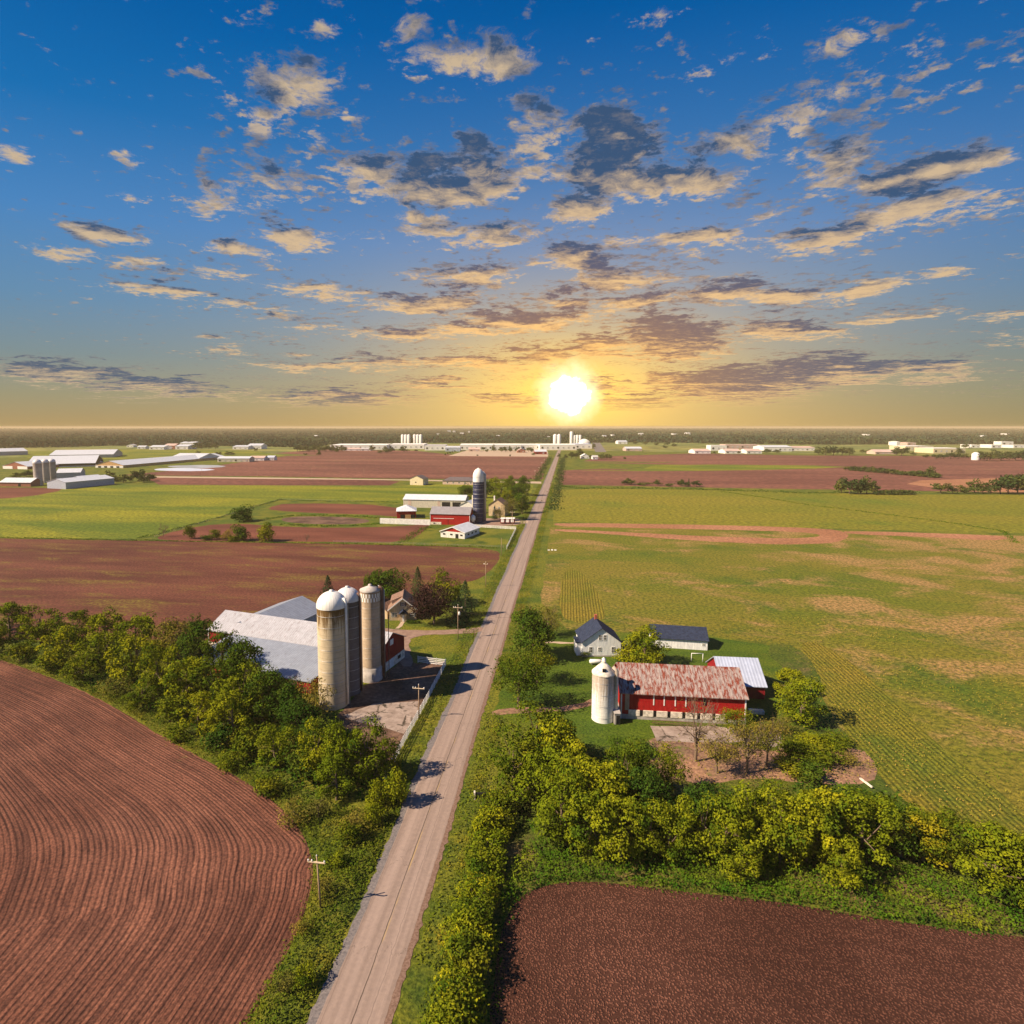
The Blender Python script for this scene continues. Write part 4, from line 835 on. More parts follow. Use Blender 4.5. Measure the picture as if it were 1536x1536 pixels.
barn('far_brick_shed', 'low brick shed with white roof beside the far left silos', 'shed', G(0, 729.5), G(46, 730), 16, 4.2, 8, 'x', 'brick_brown', 'pale_roof', ov=.6, items=[('door', 'F', .6, .68, 0, 3, 'black_and_shade')])
barn('far_metal_shed', 'grey metal shed with long pale roof on the green field edge', 'shed', G(71, 732.5), G(99, 733.8), 52, 6.5, 9.5, 'y', 'grey_blue_metal', 'pale_roof_y')
barn('far_metal_shed', 'smaller pale shed joined behind the grey metal shed', 'shed', G(126, 728), G(158, 724.8), 20, 6, 9, 'x', 'grey_blue_metal', 'pale_roof')
barn('far_metal_shed', 'blue grey shed right behind the far left silos', 'shed', G(85, 720), G(121, 719), 24, 8, 12, 'x', 'grey_blue_metal', 'pale_roof')
MB_ = st('far_pond', [(230,703),(270,701.5),(330,704),(300,707),(235,706)], 'far_blue', .12, smooth=1, step=10)
st('far_silage_pad', [(250,698.5),(320,697),(345,700),(300,702.5),(255,701)], 'silage_cover', .12, smooth=1, step=10)
# far buildings along the horizon: x0, x1, base y, eave m, ridge m, depth, axis, wall, roof, label
FB = [
 (224,246,674.5,7,11,40,'x','far_white','pale_roof','far white shed left of the red roofed yard'),
 (246,262,673.5,9,14,40,'x','brick_brown','far_pink','far brick red building among white sheds'),
 (263,282,674,8,12,50,'x','far_white','pale_roof','far white building beside the brick red one'),
 (270,291,669,9,13,60,'x','far_white','pale_roof','far white hall rising above the green field'),
 (349,372,674,7,10,50,'x','far_white','pale_roof','low far white hall right of the dark trees'),
 (371,392,673.5,9,14,45,'x','far_white','pale_roof','taller far white hall with stepped roof'),
 (326,374,693,6,9,24,'x','beige_metal','pale_roof','cream machine shed with dark doorway in the brown fields'),
 (374,396,691,5,8,20,'x','far_white','far_pink','pinkish roofed shed joined to the cream machine shed'),
 (400,411,690.5,5,8,16,'x','far_white','far_blue','small blue roofed shed at the yard end'),
 (190,200,671,6,9,20,'y','far_white','far_grey','leftmost small white house by the far wood'),
 (206,218,673,5,8,20,'x','far_white','pale_roof','small far white shed beside the green field'),
 (458,476,664.5,9,11,30,'flat','far_white','far_white','white hall poking above dark trees'),
 (495,580,674.5,12,12.5,120,'flat','far_white','far_white','long white factory hall, leftmost of the strip'),
 (514,540,676,4,7,25,'x','far_white','far_pink','row of low pinkish roofed cottages before the factory'),
 (541,556,676,4,7,25,'x','far_white','far_grey','low grey roofed cottage before the factory'),
 (582,636,673.5,12,12.5,110,'flat','far_white','far_white','white factory hall under the twin tank groups'),
 (637,668,675.5,12,12.5,100,'flat','far_white','far_grey','white factory block with grey loading bays'),
 (668,690,677,9,12,60,'x','far_blue','pale_roof','bluish warehouse beside the factory'),
 (690,782,675,13,13.5,120,'flat','far_white','far_white','longest white factory hall behind the row of trees'),
 (703,720,677,5,9,22,'x','pink_tan','far_pink','tan bungalow in front of the long factory'),
 (776,788,679,5,9,20,'y','brick_brown','far_pink','little red gabled house near the road'),
 (782,832,674,12,12.5,100,'flat','far_white','far_white','white factory hall left of the road end'),
 (802,820,681.5,6,10,22,'x','dark_red_boards','pale_roof','dark red barn with white roof left of the road'),
 (810,865,675,13,13.5,110,'flat','far_white','far_white','white factory hall straddling the road end'),
 (862,888,673,12,12.5,90,'flat','far_white','far_blue','white hall with bluish side right of the road end'),
 (872,884,688,5,9,14,'y','far_white','far_white','small white farmhouse right of the road'),
 (889,897,689,4,7,14,'x','far_white','far_grey','grey roofed shed beside the small white farmhouse'),
 (927,941,666,8,12,40,'x','far_white','pale_roof','far white shed behind the red one'),
 (939,963,676.5,6,10,35,'x','far_pink','pale_roof','pink walled shed with bright white roof'),
 (1042,1066,680.5,6,10,40,'x','far_white','far_pink','left tan roofed apartment block among the white ones'),
 (1066,1090,676,13,14,30,'flat','far_white','far_white','white three storey block with dark windows'),
 (1088,1112,680.5,6,10,40,'x','far_white','far_pink','middle tan roofed apartment block among the white ones'),
 (1088,1140,673,11,12,40,'flat','far_pink','far_pink','long pink hall behind the apartments'),
 (1120,1143,680.5,6,10,40,'x','far_white','far_pink','right tan roofed apartment block among the white ones'),
 (1146,1188,677,10,14,60,'x','far_white','pale_roof','large white hall with bluish roof'),
 (1186,1222,676.5,8,11,50,'x','far_white','far_pink','white workshop row right of the large hall'),
 (1313,1346,681.5,5,10,30,'x','pink_tan','far_pink','tan house with pinkish roof among small trees'),
 (1358,1400,676,11,11.5,60,'flat','cream_siding','far_white','cream school building left part'),
 (1400,1448,680,11,11.5,60,'flat','cream_siding','far_white','cream school building right part with long facade'),
 (1361,1374,668,9,10,40,'flat','far_pink','far_pink','small pinkish hall above the school'),
 (1457,1470,672,9,10,40,'flat','far_white','far_white','white hall left of the wooded corner'),
 (1487,1502,672,9,10,40,'flat','far_white','far_white','white hall above the wooded corner'),
 (1502,1520,668,12,13,30,'flat','far_white','far_white','tall pale office block at the far right'),
 (1520,1560,672,8,9,40,'flat','far_white','far_grey','grey roofed hall at the far right edge'),
]
for (x0, x1, yb, e, r, dp, ax, wm, rm, lb) in FB:
    n = max(2, int((x1-x0)/7)); it = [('window', 'F', (k+.3)/n, (k+.62)/n, e*.30, e*.62, 'far_grey' if k % 3 else 'black_and_shade', .3) for k in range(n)]
    barn('far_building', lb, 'building', (x0, yb), (x1, yb), dp, e, r, ax, wm, rm, items=it, ov=.5)
tiny = [(100,664),(112,663.5),(236,667),(420,663),(470,660),(655,657),(671,652.5),(679,652),(690,656.5),(702,653),(745,660),(822,661),(905,660),(918,658.5),(960,657),(1010,657),(1030,656),(1180,664),(1235,663),(1300,658),(1345,668),(1372,664.5),(1392,663),(1430,661),(1476,660),(1510,657)]
for k, (px, py) in enumerate(tiny):
    w_ = random.uniform(2.5, 6); barn('far_building', f'tiny pale building in the far woods, number {k+1} from the left'.replace(f'number {k+1}', ORDW[k]), 'building', (px, py), (px+w_, py), 40, min(30, max(11, 16+(662-py)*1.5)), min(33, max(13, 18+(662-py)*1.5)), 'flat' if k % 2 else 'x', 'far_white', 'far_white' if k % 3 else 'pale_roof', group='tiny pale buildings in the far woods')
def tank(label, px, py, n, r, h, m='far_white', name='storage_tank'):
    g = G(px, py); o = thing(name, label, 'tank', (g.x, g.y, 0))
    for k in range(n): MB().lathe([(r, 0), (r, h), (r*.4, h+r*.5), (.02, h+r*.5)], 16, cx=k*r*2.05).build('cylinder', m, o)
tank('left group of tall white storage tanks above the factory', 604, 668, 3, 5, 33); tank('right group of tall white storage tanks above the factory', 622, 668, 3, 5, 33)
tank('pair of white storage tanks on the factory left of the road', 832.5, 669, 2, 6, 34)
tank('tallest white tower rising from the town behind the road end', 857, 665, 1, 6, 40, name='tower')
tank('row of three thin pale silos right of the tallest tower', 861.5, 665, 3, 5, 28)
tank('white domed bin standing at the wooded corner', 1463, 690, 1, 6, 11)
g = G(877, 668); o = thing('arched_hall', 'white arched roof hall right of the tower', 'hall', (g.x, g.y, 0)); MB().tube([(0,0,0),(0,60,0)], [20,20], 24).build('vault', 'far_white', o); MB().box(-5,5,-1,0,0,8).build('door', 'far_grey', o)
st('far_car_park', [(888,664),(900,664),(910,678),(893,678)], 'grey_gravel', .12, smooth=0, step=20)
# ------------------------------------------------------------------ foliage
def leafmat(name, a, b, c=None, ns=.8, trans=.06):
    m = bpy.data.materials.new(name); m.use_nodes = True; t = NT(m.node_tree); t.n.clear()
    p = objc(t); oi = t.n.new('ShaderNodeObjectInfo').outputs['Random']
    q = t.vm('ADD', p, t.comb(t.m('MULTIPLY', oi, 37.), 0., 0.))
    col = t.mix(t.mr(t.noise(q, ns, 4, .7), .35, .65), a, b)
    if c: col = t.mix(t.mr(t.noise(q, ns*.28, 3, .6), .50, .68), col, c)
    col = t.mix(t.mr(t.noise(q, 5., 2, .7), .3, .7), t.mix(1., col, (.62,.66,.6), 'MULTIPLY'), t.mix(1., col, (1.35,1.3,1.2), 'MULTIPLY'))
    col = t.mix(oi, t.mix(1., col, (.62,.74,.85), 'MULTIPLY'), t.mix(1., col, (1.30,1.16,1.), 'MULTIPLY'))
    d = t.node('ShaderNodeBsdfDiffuse', {'Color': col}); tr = t.node('ShaderNodeBsdfTranslucent', {'Color': t.mix(1., col, (1.2,1.25,.6), 'MULTIPLY')})
    t.l.new(t.node('ShaderNodeMixShader', {0: trans, 1: d, 2: tr}), t.node('ShaderNodeOutputMaterial', out=None).inputs[0])
    MATS[name] = m
leafmat('leaf_green', (.055,.095,.007), (.135,.155,.010), (.22,.205,.012))
leafmat('leaf_yellow', (.120,.150,.007), (.245,.255,.011), (.060,.105,.008))
leafmat('leaf_deep', (.030,.068,.010), (.075,.125,.012), (.12,.15,.015))
leafmat('leaf_olive', (.15,.13,.024), (.22,.18,.035), (.11,.12,.02))
leafmat('leaf_purple', (.020,.012,.016), (.045,.024,.026), None)
leafmat('leaf_spruce', (.022,.042,.020), (.045,.075,.030), None)
leafmat('leaf_far', (.032,.060,.024), (.075,.100,.026), (.11,.12,.03), ns=.4)
leafmat('leaf_forest', (.018,.046,.034), (.045,.080,.042), (.09,.11,.04), ns=.012)
leafmat('leaf_weed', (.06,.10,.009), (.13,.15,.012), (.20,.17,.02), ns=.35)
leafmat('leaf_weed_deep', (.03,.085,.007), (.08,.145,.009), (.14,.165,.012), ns=.35)
leafmat('leaf_weed_dry', (.16,.14,.024), (.25,.20,.045), (.10,.13,.016), ns=.3)
leafmat('leaf_crop', (.15,.16,.02), (.26,.20,.05), (.10,.15,.016), ns=.05)
def barkf(t):
    n = t.noise(objc(t), 3., 5, .7); return t.mix(n, (.10,.07,.05), (.24,.17,.12)), t.bump(n, .5, .05)
mat('bark', barkf)
def leafquads(C, Nn, s, asp=.6):
    n = len(C); Nn = Nn/np.maximum(np.linalg.norm(Nn, axis=1, keepdims=True), 1e-6)
    r = rng.normal(size=(n, 3)); u = np.cross(Nn, r); u /= np.maximum(np.linalg.norm(u, axis=1, keepdims=True), 1e-6); v = np.cross(Nn, u)
    s = np.asarray(s).reshape(-1, 1)*np.ones((n, 1))
    V = np.stack([C+u*s*.5, C+v*s*.5*asp, C-u*s*.5, C-v*s*.5*asp], 1).reshape(-1, 3)
    return V, np.arange(4*n).reshape(n, 4)
def sph(n):
    v = rng.normal(size=(n, 3)); return v/np.linalg.norm(v, axis=1, keepdims=True)
def crown(name, m, H=10., R=4.3, z0=-.4, nb=22, nl=220, ls=.38, br=.34, bottom=.0, jit=.55, sparse=1.):
    """leaf clumps on sub-blobs spread through an uneven ellipsoid"""
    zc = (H+z0)/2; rz = (H-z0)/2; C = []; N = []; cen = []
    for i in range(nb):
        d = sph(1)[0]; k = rng.uniform(.5, .92) if i else .1
        if d[2] < -.8: d[2] *= .7
        c = np.array([d[0]*R*k, d[1]*R*k, zc+d[2]*rz*k]); cen.append(c)
        b = br*R*rng.uniform(.75, 1.3); n = int(nl*rng.uniform(.7, 1.2)*sparse); q = sph(n); q = q[(q[:, 2] > -.55) | (rng.random(len(q)) < .35)]
        rr = b*rng.uniform(.72, 1.12, (len(q), 1))
        # each blob carries smaller sprays, so the surface is not smooth
        sp = sph(11); near = np.argmax(q@sp.T, 1); rr = rr*(1+.42*((q*sp[near]).sum(1, keepdims=True)-.72)/.28)
        C.append(c+q*rr*np.array([1, 1, .82])); N.append(q*.8+rng.normal(size=q.shape)*jit+np.array([0, 0, .25]))
    C = np.concatenate(C); N = np.concatenate(N)
    k = C[:, 2] > bottom; C = C[k]; N = N[k]
    V, Q = leafquads(C, N, ls*rng.uniform(.65, 1.35, len(C)), .7); me = npmesh(name, V, Q, m); me['cen'] = [float(x) for c in cen for x in c]
    return me, cen
def trunk(name, cen, H, r=.24, bare=0, twigs=0):
    mb = MB(); top = (0, 0, H*.62); mb.tube([(0,0,-.1),(.08,.03,H*.2),(-.05,.06,H*.42),top], [r*1.25,r,r*.75,r*.4], 7, cap=False)
    cs = sorted(cen, key=lambda c: rng.random())[:9+bare]
    for c in cs:
        zb = H*rng.uniform(.18, .5); s = Vector((0, 0, zb)); e = Vector(c); m_ = s.lerp(e, .5)+Vector((rng.normal()*.2, rng.normal()*.2, .35))
        mb.tube([s, m_, e], [r*.45, r*.26, r*.08], 5, cap=False)
        for k in range(twigs):
            q = e+Vector(sph(1)[0])*1.3+Vector((0, 0, .5)); p = m_.lerp(e, rng.uniform(.3, 1)); mb.tube([p, (p+q)/2+Vector((0,0,.12)), q], [.05,.035,.015], 3, cap=False)
            for j in range(3):
                q2 = q+Vector(sph(1)[0])*.8+Vector((0,0,.25)); mb.tube([p.lerp(q, .6), q2], [.025,.01], 3, cap=False)
    me = bpy.data.meshes.new(name); me.from_pydata(mb.v, [], mb.f); me.update(); me.polygons.foreach_set('use_smooth', [True]*len(mb.f)); me.materials.append(MATS['bark']); return me
def spruce_mesh(name, m, H=10., R=2.4, n=2600, ls=.38):
    z = H*(.06+.94*(1-np.sqrt(1-rng.random(n)*.995))); z = H*(.06+.94*rng.random(n)**1.35)
    tier = np.floor(z/(H/13.)); fr = z/(H/13.)-tier
    r = R*(1-z/H)**.85*(1.12-.42*fr)*rng.uniform(.55, 1.05, n)+.05; a = rng.random(n)*2*PI
    rad_ = 1+.22*np.sin(a*7+tier*2.1)+.1*np.sin(a*13+tier)
    C = np.c_[np.cos(a)*r*rad_, np.sin(a)*r*rad_, z-.12*r]; N = np.c_[np.cos(a)*.7, np.sin(a)*.7, np.full(n, .7)]+rng.normal(size=(n, 3))*.4
    V, Q = leafquads(C, N, ls*rng.uniform(.6, 1.4, n)*(1-.4*z/H), .5); return npmesh(name, V, Q, m)
PROTO = {}
def proto(key, m, nvar, **k):
    L = []
    H = k.get('H', 10.); tw = k.pop('twigs', 0); tr = k.pop('tr', .24)
    for i in range(nvar):
        me, cen = crown('crown', m, **k); L.append((me, trunk('trunk', cen, H, tr, bare=4 if tw else 0, twigs=tw)))
    PROTO[key] = L
proto('round', 'leaf_green', 4, nb=34, nl=190, ls=.34, br=.225, jit=.35); proto('yellow', 'leaf_yellow', 5, nb=34, nl=185, ls=.35, br=.22, jit=.35)
proto('deep', 'leaf_deep', 3, nb=34, nl=230, br=.3); proto('olive', 'leaf_olive', 3, nb=20, nl=150, z0=1.6, ls=.30, sparse=1., jit=1., twigs=4)
proto('willow', 'leaf_green', 3, nb=32, nl=150, z0=1.2, ls=.32, R=4.6, br=.26, jit=1.)
proto('purple', 'leaf_purple', 1, nb=30, nl=260, R=4.6, z0=.6, ls=.40)
proto('bare', 'leaf_olive', 2, nb=18, nl=26, ls=.18, R=4.2, z0=2., jit=1., twigs=7, tr=.2)
proto('bush', 'leaf_yellow', 3, H=4., R=2.2, z0=-.3, nb=16, nl=170, ls=.30, br=.42, tr=.1); proto('bush_green', 'leaf_green', 3, H=4., R=2.2, z0=-.3, nb=16, nl=150, ls=.32, br=.42, tr=.1)
proto('bush_deep', 'leaf_deep', 2, H=4., R=2.2, z0=-.3, nb=16, nl=150, ls=.32, br=.42, tr=.1); proto('bush_olive', 'leaf_olive', 2, H=4., R=2.2, z0=-.3, nb=14, nl=110, ls=.26, br=.42, tr=.1)
proto('far', 'leaf_far', 4, nb=18, nl=44, ls=1.0, z0=-.6, R=4.0); proto('far_low', 'leaf_far', 3, H=4., R=2.6, z0=-.3, nb=10, nl=36, ls=.7, br=.4)
PROTO['spruce'] = [(spruce_mesh('crown', 'leaf_spruce'), trunk('trunk', [], 10., .2)) for _ in range(2)]
NOMH = {k: (4. if k.startswith('bush') or k == 'far_low' else 10.) for k in PROTO}; NOMW = {k: 8.6 for k in PROTO}
NOMW.update({k: 4.7 for k in PROTO if k.startswith('bush')}); NOMW['far_low'] = 5.4; NOMW['spruce'] = 4.9; NOMW['purple'] = 9.2
NAMES = {'spruce': 'spruce_tree', 'bare': 'bare_tree', 'olive': 'budding_tree', 'purple': 'purple_leaved_tree'}
def tree(key, px, py, h, w, label, group=None, name=None, at=None):
    g = at if at is not None else G(px, py); me, tm = PROTO[key][random.randrange(len(PROTO[key]))]
    isb = key.startswith('bush') or key == 'far_low'
    o = thing(name or NAMES.get(key, 'shrub' if isb else 'leafy_tree'), label, 'shrub' if isb else 'tree', (g.x, g.y, .12), random.uniform(0, 6.28), group)
    k_ = 1.02 if key in ('yellow', 'round') else 1.; o.scale = (w*k_/NOMW[key], w*k_/NOMW[key], h/NOMH[key])
    for nm, m_ in (('crown', me), ('trunk', tm)):
        c = link(bpy.data.objects.new(nm, m_)); c.parent = o
    return o
ORD = ['first','second','third','fourth','fifth','sixth','seventh','eighth','ninth','tenth','eleventh','twelfth','thirteenth','fourteenth','fifteenth','sixteenth','seventeenth','eighteenth','nineteenth','twentieth',
 'twenty-first','twenty-second','twenty-third','twenty-fourth','twenty-fifth','twenty-sixth','twenty-seventh','twenty-eighth','twenty-ninth','thirtieth']
def rowof(pts, what, where, group, frm='left'):
    """pts: (key, px, py, h, w); labelled by their order in the photo from the left"""
    desc = {'round': 'green leafy tree', 'yellow': 'yellow-green tree', 'deep': 'dark green tree', 'olive': 'sparse olive-brown tree', 'willow': 'airy green tree', 'bare': 'nearly bare tree',
            'bush': 'yellow-green shrub', 'bush_green': 'green shrub', 'bush_deep': 'dark green shrub', 'bush_olive': 'olive-brown shrub', 'far': 'distant tree', 'far_low': 'distant low bush', 'spruce': 'dark spruce', 'purple': 'purple tree'}
    pts = sorted(pts, key=(lambda p: p[1]) if frm == 'left' else (lambda p: p[2])); cnt = {}
    tot = {k: sum(p[0] == k for p in pts) for k in set(p[0] for p in pts)}
    for p in pts:
        i = cnt.get(p[0], 0); cnt[p[0]] = i+1
        lab = f'{desc[p[0]]} {where}' if tot[p[0]] == 1 else f'{ORD[i]} {desc[p[0]]} from the {"left" if frm=="left" else "far end"} {where}'
        tree(p[0], p[1], p[2], p[3], p[4], lab, group)
J = lambda a: random.uniform(-a, a)
# left hedgerow, back rank to front rank
back = [('yellow',-40,950,11,11),('yellow',15,958,11,11),('yellow',62,966,11.5,11),('round',112,970,10.5,10),('yellow',160,975,11.5,11),('yellow',205,985,12,11),('round',248,990,10,10),('olive',268,993,12,11),('deep',300,1005,12.5,9),('round',335,1018,13.5,10),('deep',372,1040,12,9),('round',352,1050,10,8)]
rowof(back, '', 'in the back rank of the left hedgerow', 'trees in the back rank of the left hedgerow')
mid = [('round',-10,980,9,10),('yellow',95,992,9.5,10),('yellow',150,1004,9.5,10),('yellow',198,1022,11,10),('yellow',238,1040,11.5,10),('yellow',282,1058,12,11),('round',322,1068,11.5,10),('yellow',362,1080,12.5,10),('deep',395,1085,11,9),('yellow',350,1110,10.5,9),('deep',430,1090,9.5,8),('deep',452,1112,8,8),('round',405,1080,11.5,8)]
rowof(mid, '', 'in the middle rank of the left hedgerow', 'trees in the middle rank of the left hedgerow')
fr_ = [('bush_green',30,992,4.5,7),('bush_green',80,1005,4,7),('round',125,1022,6.5,8),('bush_olive',175,1046,5,7),('round',215,1062,7,8),('bush_green',255,1082,5,7),('yellow',298,1096,8,8),('bush_deep',330,1122,4.5,6),('bush_green',375,1135,5,6),('yellow',412,1152,8,7.5),('yellow',478,1168,10.5,7.5),('yellow',512,1172,11,7.5),('yellow',548,1168,11.5,8),('yellow',505,1200,8,7),('bush_deep',452,1168,5,6),('deep',470,1135,7,7),('round',580,1165,8,6)]
rowof(fr_, '', 'in the front rank of the left hedgerow', 'trees and shrubs in the front rank of the left hedgerow')
tree('olive', 472, 1092, 9.6, 8, 'olive-brown budding tree leaning against the nearest concrete silo', None)
tree('bare', 385, 1062, 9, 6.5, 'spindly bare tree before the grey lean-to roof')
tree('bare', 428, 1068, 7.5, 9, 'low bare branching tree before the grey lean-to roof')
sh = [('bush',590,1206,5.2,4.6),('bush',566,1212,4,3.8),('bush_olive',440,1236,3.4,5),('bush_olive',478,1225,3.4,4.5),('bush_olive',535,1246,3.0,4.5),('bush_green',520,1268,2.8,4),('bush',502,1300,2.0,3),('bush_olive',490,1345,2.2,3.2),('bush',458,1478,2.4,2.4),('bush_green',420,1300+0,1.6,2.6) if False else ('bush_olive',455,1400,1.8,2.6),('bush_olive',420,1490,1.8,2.8),('bush',560,1238,3,3.6),('bush_green',400,1190,3,5),('bush_green',345,1152,2.6,5),('bush_green',270,1108,2.4,5)]
rowof(sh, '', 'on the weedy strip between curved field and road', 'shrubs on the weedy strip left of the road')
# right of the road
rt_ = [('round',805,1152,12.5,13),('round',770,1190,11.5,11),('yellow',835,1185,12,11),('yellow',815,1215,11,10),('yellow',866,1232,11,10),('yellow',905,1240,11.5,10),('yellow',842,1262,11.5,9),('yellow',885,1282,10.5,9),('round',940,1215,11,9),('deep',965,1240,9,8),('yellow',930,1290,9.5,8),('yellow',972,1285,9,7),('yellow',1003,1290,8,7),
 ('yellow',1052,1285,10,8),('yellow',1088,1292,10.5,8.5),('yellow',1128,1288,11,9),('yellow',1168,1292,10.5,9),('yellow',1208,1290,11,9),('yellow',1248,1292,10.5,9),('yellow',1290,1296,10.5,9),('deep',1060,1255,8.5,8),('round',1150,1250,8,8),('deep',1230,1255,8,8),('round',1320,1270,7,6),('yellow',1110,1315,5.5,6),('yellow',1262,1325,6.5,7)]
rowof(rt_, '', 'in the tree row above the dark ploughed field', 'trees in the row above the right ploughed field')
rt2 = [('deep',1350,1285,6.5,8),('round',1385,1290,7.5,8),('round',1425,1300,7.5,8),('bush_deep',1365,1255,4.5,9),('bush_green',1330,1240,3.5,8),('bush_deep',1290,1215,3,7),('yellow',1490,1345,9.5,10),('yellow',1535,1352,9,10),('yellow',1580,1362,9,10)]
rowof(rt2, '', 'at the right end of the tree row', 'trees at the right end of the row')
tree('round', 935, 1185, 8.5, 8, 'green leafy tree in front of the big red barn left of the slab')
tree('willow', 1000, 1195, 8.2, 6.5, 'airy pale green tree left of the bare brown tree')
tree('bare', 1043, 1142, 11.5, 10.5, 'bare brown tree standing in front of the red barn wall')
tree('olive', 1075, 1160, 7.5, 6.5, 'small olive tree right of the bare brown tree')
tree('olive', 1120, 1160, 10, 7, 'taller olive-brown tree over the right end of the slab')
tree('olive', 1150, 1150, 9.5, 6, 'slim olive-brown tree at the broken slab end')
tree('willow', 1105, 1105, 5.5, 7, 'low green tree at the right corner of the red barn')
tree('yellow', 1205, 1085, 9.5, 10, 'lone yellow-green tree right of the small red shed')
tree('yellow', 1188, 1048, 7, 8, 'smaller yellow-green tree behind the lone tree by the shed')
tree('yellow', 967, 998, 10.4, 11.5, 'leafy tree between white farmhouse and white garage')
tree('bush', 943, 994, 5, 7.5, 'yellow-green shrub at the foot of the leafy garage tree')
tree('willow', 778, 1060, 12, 10.5, 'tall airy roadside tree, nearest of the row beside the lawn')
tree('willow', 806, 1025, 10.5, 8, 'airy olive roadside tree second from the near end', None)
tree('deep', 795, 985, 12.5, 12.5, 'broad dark green roadside tree in the middle of the lawn row')
tree('willow', 765, 1020, 6.5, 6.5, 'low drooping tree overhanging the road edge')
tree('olive', 822, 955, 8.5, 9, 'olive-brown roadside tree at the corner of the large crop field')
tree('olive', 785, 942, 6.8, 7, 'small brown twiggy tree at the road edge behind the dark tree')
tree('bush_deep', 800, 938, 3.2, 4, 'small dark shrub at the start of the roadside trees')
hb = [('bush_green',x,y,h,w) for x,y,h,w in ((868,972,1.6,2.6),(872,978,1.5,2.4),(878,985,1.4,2.4),(866,966,1.5,2.4))]
rowof(hb, '', 'in the flower bed around the white farmhouse', 'shrubs in the bed by the white farmhouse')
rough = [('bush_green',1190,1135,2.6,7),('bush',1215,1120,2.4,6),('bush_green',1235,1145,2.6,7),('bush_green',1185,1160,2.6,6),('bush_deep',1215,1172,2.8,6),('bush_olive',1170,1100,3.8,5),('bush_green',1255,1120,2.,6),('bush_olive',1270,1145,1.8,5),('bush_deep',930,1125,1.6,6),('bush_deep',965,1130,1.4,6),('bush_olive',880,1140,2,6)]
rowof(rough, '', 'on the rough ground near the red barn slab', 'shrubs on the rough ground near the red barn')
# hedge beside the road on the right
hg = []
for k in range(22):
    f = k/21; y = 1225*(1-f)**1.0+1660*f; x = np.interp(y, [1225,1300,1350,1400,1450,1500,1536,1660], [744,732,722,711,702,692,684,652]); hg.append(('bush' if k % 4 else 'bush_green', x+J(4), y, 3.5+J(.6), 5.2+J(.6)))
rowof(hg, '', 'in the roadside hedge along the dark field', 'shrubs in the roadside hedge', frm='far')
# tan farmhouse trees
tree('deep', 586, 905, 13.5, 12, 'broad dark green tree rising left of the tan farmhouse roof')
tree('deep', 566, 903, 13, 8, 'narrow green tree just behind the flat topped silo')
tree('spruce', 627, 907, 13, 8.5, 'dark spruce rising behind the tan farmhouse roof')
tree('round', 666, 908, 12.2, 11.5, 'green maple behind the dark purple tree')
tree('purple', 651, 936, 12.2, 11.5, 'big dark purple leaved tree beside the tan farmhouse')
tree('spruce', 698, 924, 11.5, 8.5, 'dark spruce behind the shorter one by the road')
tree('spruce', 688, 938, 9, 8, 'dark spruce right of the purple tree near the driveway')
tree('spruce', 493, 921, 12.6, 9, 'lone spruce rising behind the white silo dome')
fbd = [('bush_deep',x,935,.9,1.4) for x in (612,617,622,628)]
rowof(fbd, '', 'along the front wall of the tan farmhouse', 'shrubs before the tan farmhouse')
# middle farm trees
mf = [('deep',697,752,13,15),('yellow',752,752,17.5,19),('deep',778,755,18,17),('round',770,742,17,15),('deep',783,770,16,12),('olive',768,778,13,12),('yellow',742,740,16,14),('deep',730,747,15,13),('round',760,766,15,13),('olive',750,782,9,9),('deep',786,744,18,11),('round',765,735,14,12)]
rowof(mf, '', 'around the middle farmhouse by the navy silo', 'trees around the middle farmhouse')
tree('spruce', 742, 779, 9, 5, 'small dark conifer before the middle tan farmhouse')
lf = [('bush_deep',365,782,9.5,14),('bush',397,812,9.2,10),('bush_deep',360,811,8.2,9.5),('bush_olive',341,811,6.5,7),('bush_green',322,809,5,6),('bush_green',285,808,7.,6),('bush_deep',310,810,2.5,6),('bush_green',350,812,2.6,7),('bare',245,805,7,6)]
rowof(lf, '', 'around the brown paddock', 'trees around the brown paddock')
tree('bare', 460, 814, 4.5, 3.5, 'small dead leaning tree on the field edge below the brown hollow')
# right distance
rd = [('far',945,727,8.5,11),('far',938,727,5,9),('far_low',966,728,3,16),('far',987,728,6,9),('far_low',1005,729,2.6,12),('far',1020,729,8.5,9),('far',1028,730,6,8),('far',1045,730,6.5,11),('spruce',1033,729,8,4)]
rowof(rd, '', 'in the clump on the brown field edge', 'trees on the far edge of the yellow field')
gv = [('far',x,y,h,w) for x,y,h,w in ((1262,739,15,12),(1274,741,17,14),(1287,741,17,14),(1300,741,16,13),(1310,739,12,10))]
rowof(gv, '', 'in the tight grove on the right field edge', 'trees of the grove on the right field edge')
gl = [('far_low',1318+k*8,742,4.2,10) for k in range(7)]
rowof(gl, '', 'in the low hedge right of the grove', 'bushes right of the grove')
ge = [('far',1411,740,11,14),('far',1429,740,8,8),('far',1446,740,9,11),('far',1462,740,13,13),('far',1474,740,10,12),('far',1486,740,12,11),('far',1500,741,16,15),('far',1512,741,18,16),('far',1526,741,19,16),('far',1541,741,19,16),('far',1518,735,18,16),('far',1558,741,19,18)]
rowof(ge, '', 'at the right end of the yellow field', 'trees at the right end of the yellow field')
he = [('far_low',1275+k*7.5,705.5+k*.65,6+J(1),16) for k in range(18)]
rowof(he, '', 'in the long low thicket on the brown plain', 'bushes of the thicket on the brown plain')
tree('far', 1398, 716, 13, 14, 'single tree at the right tip of the long thicket')
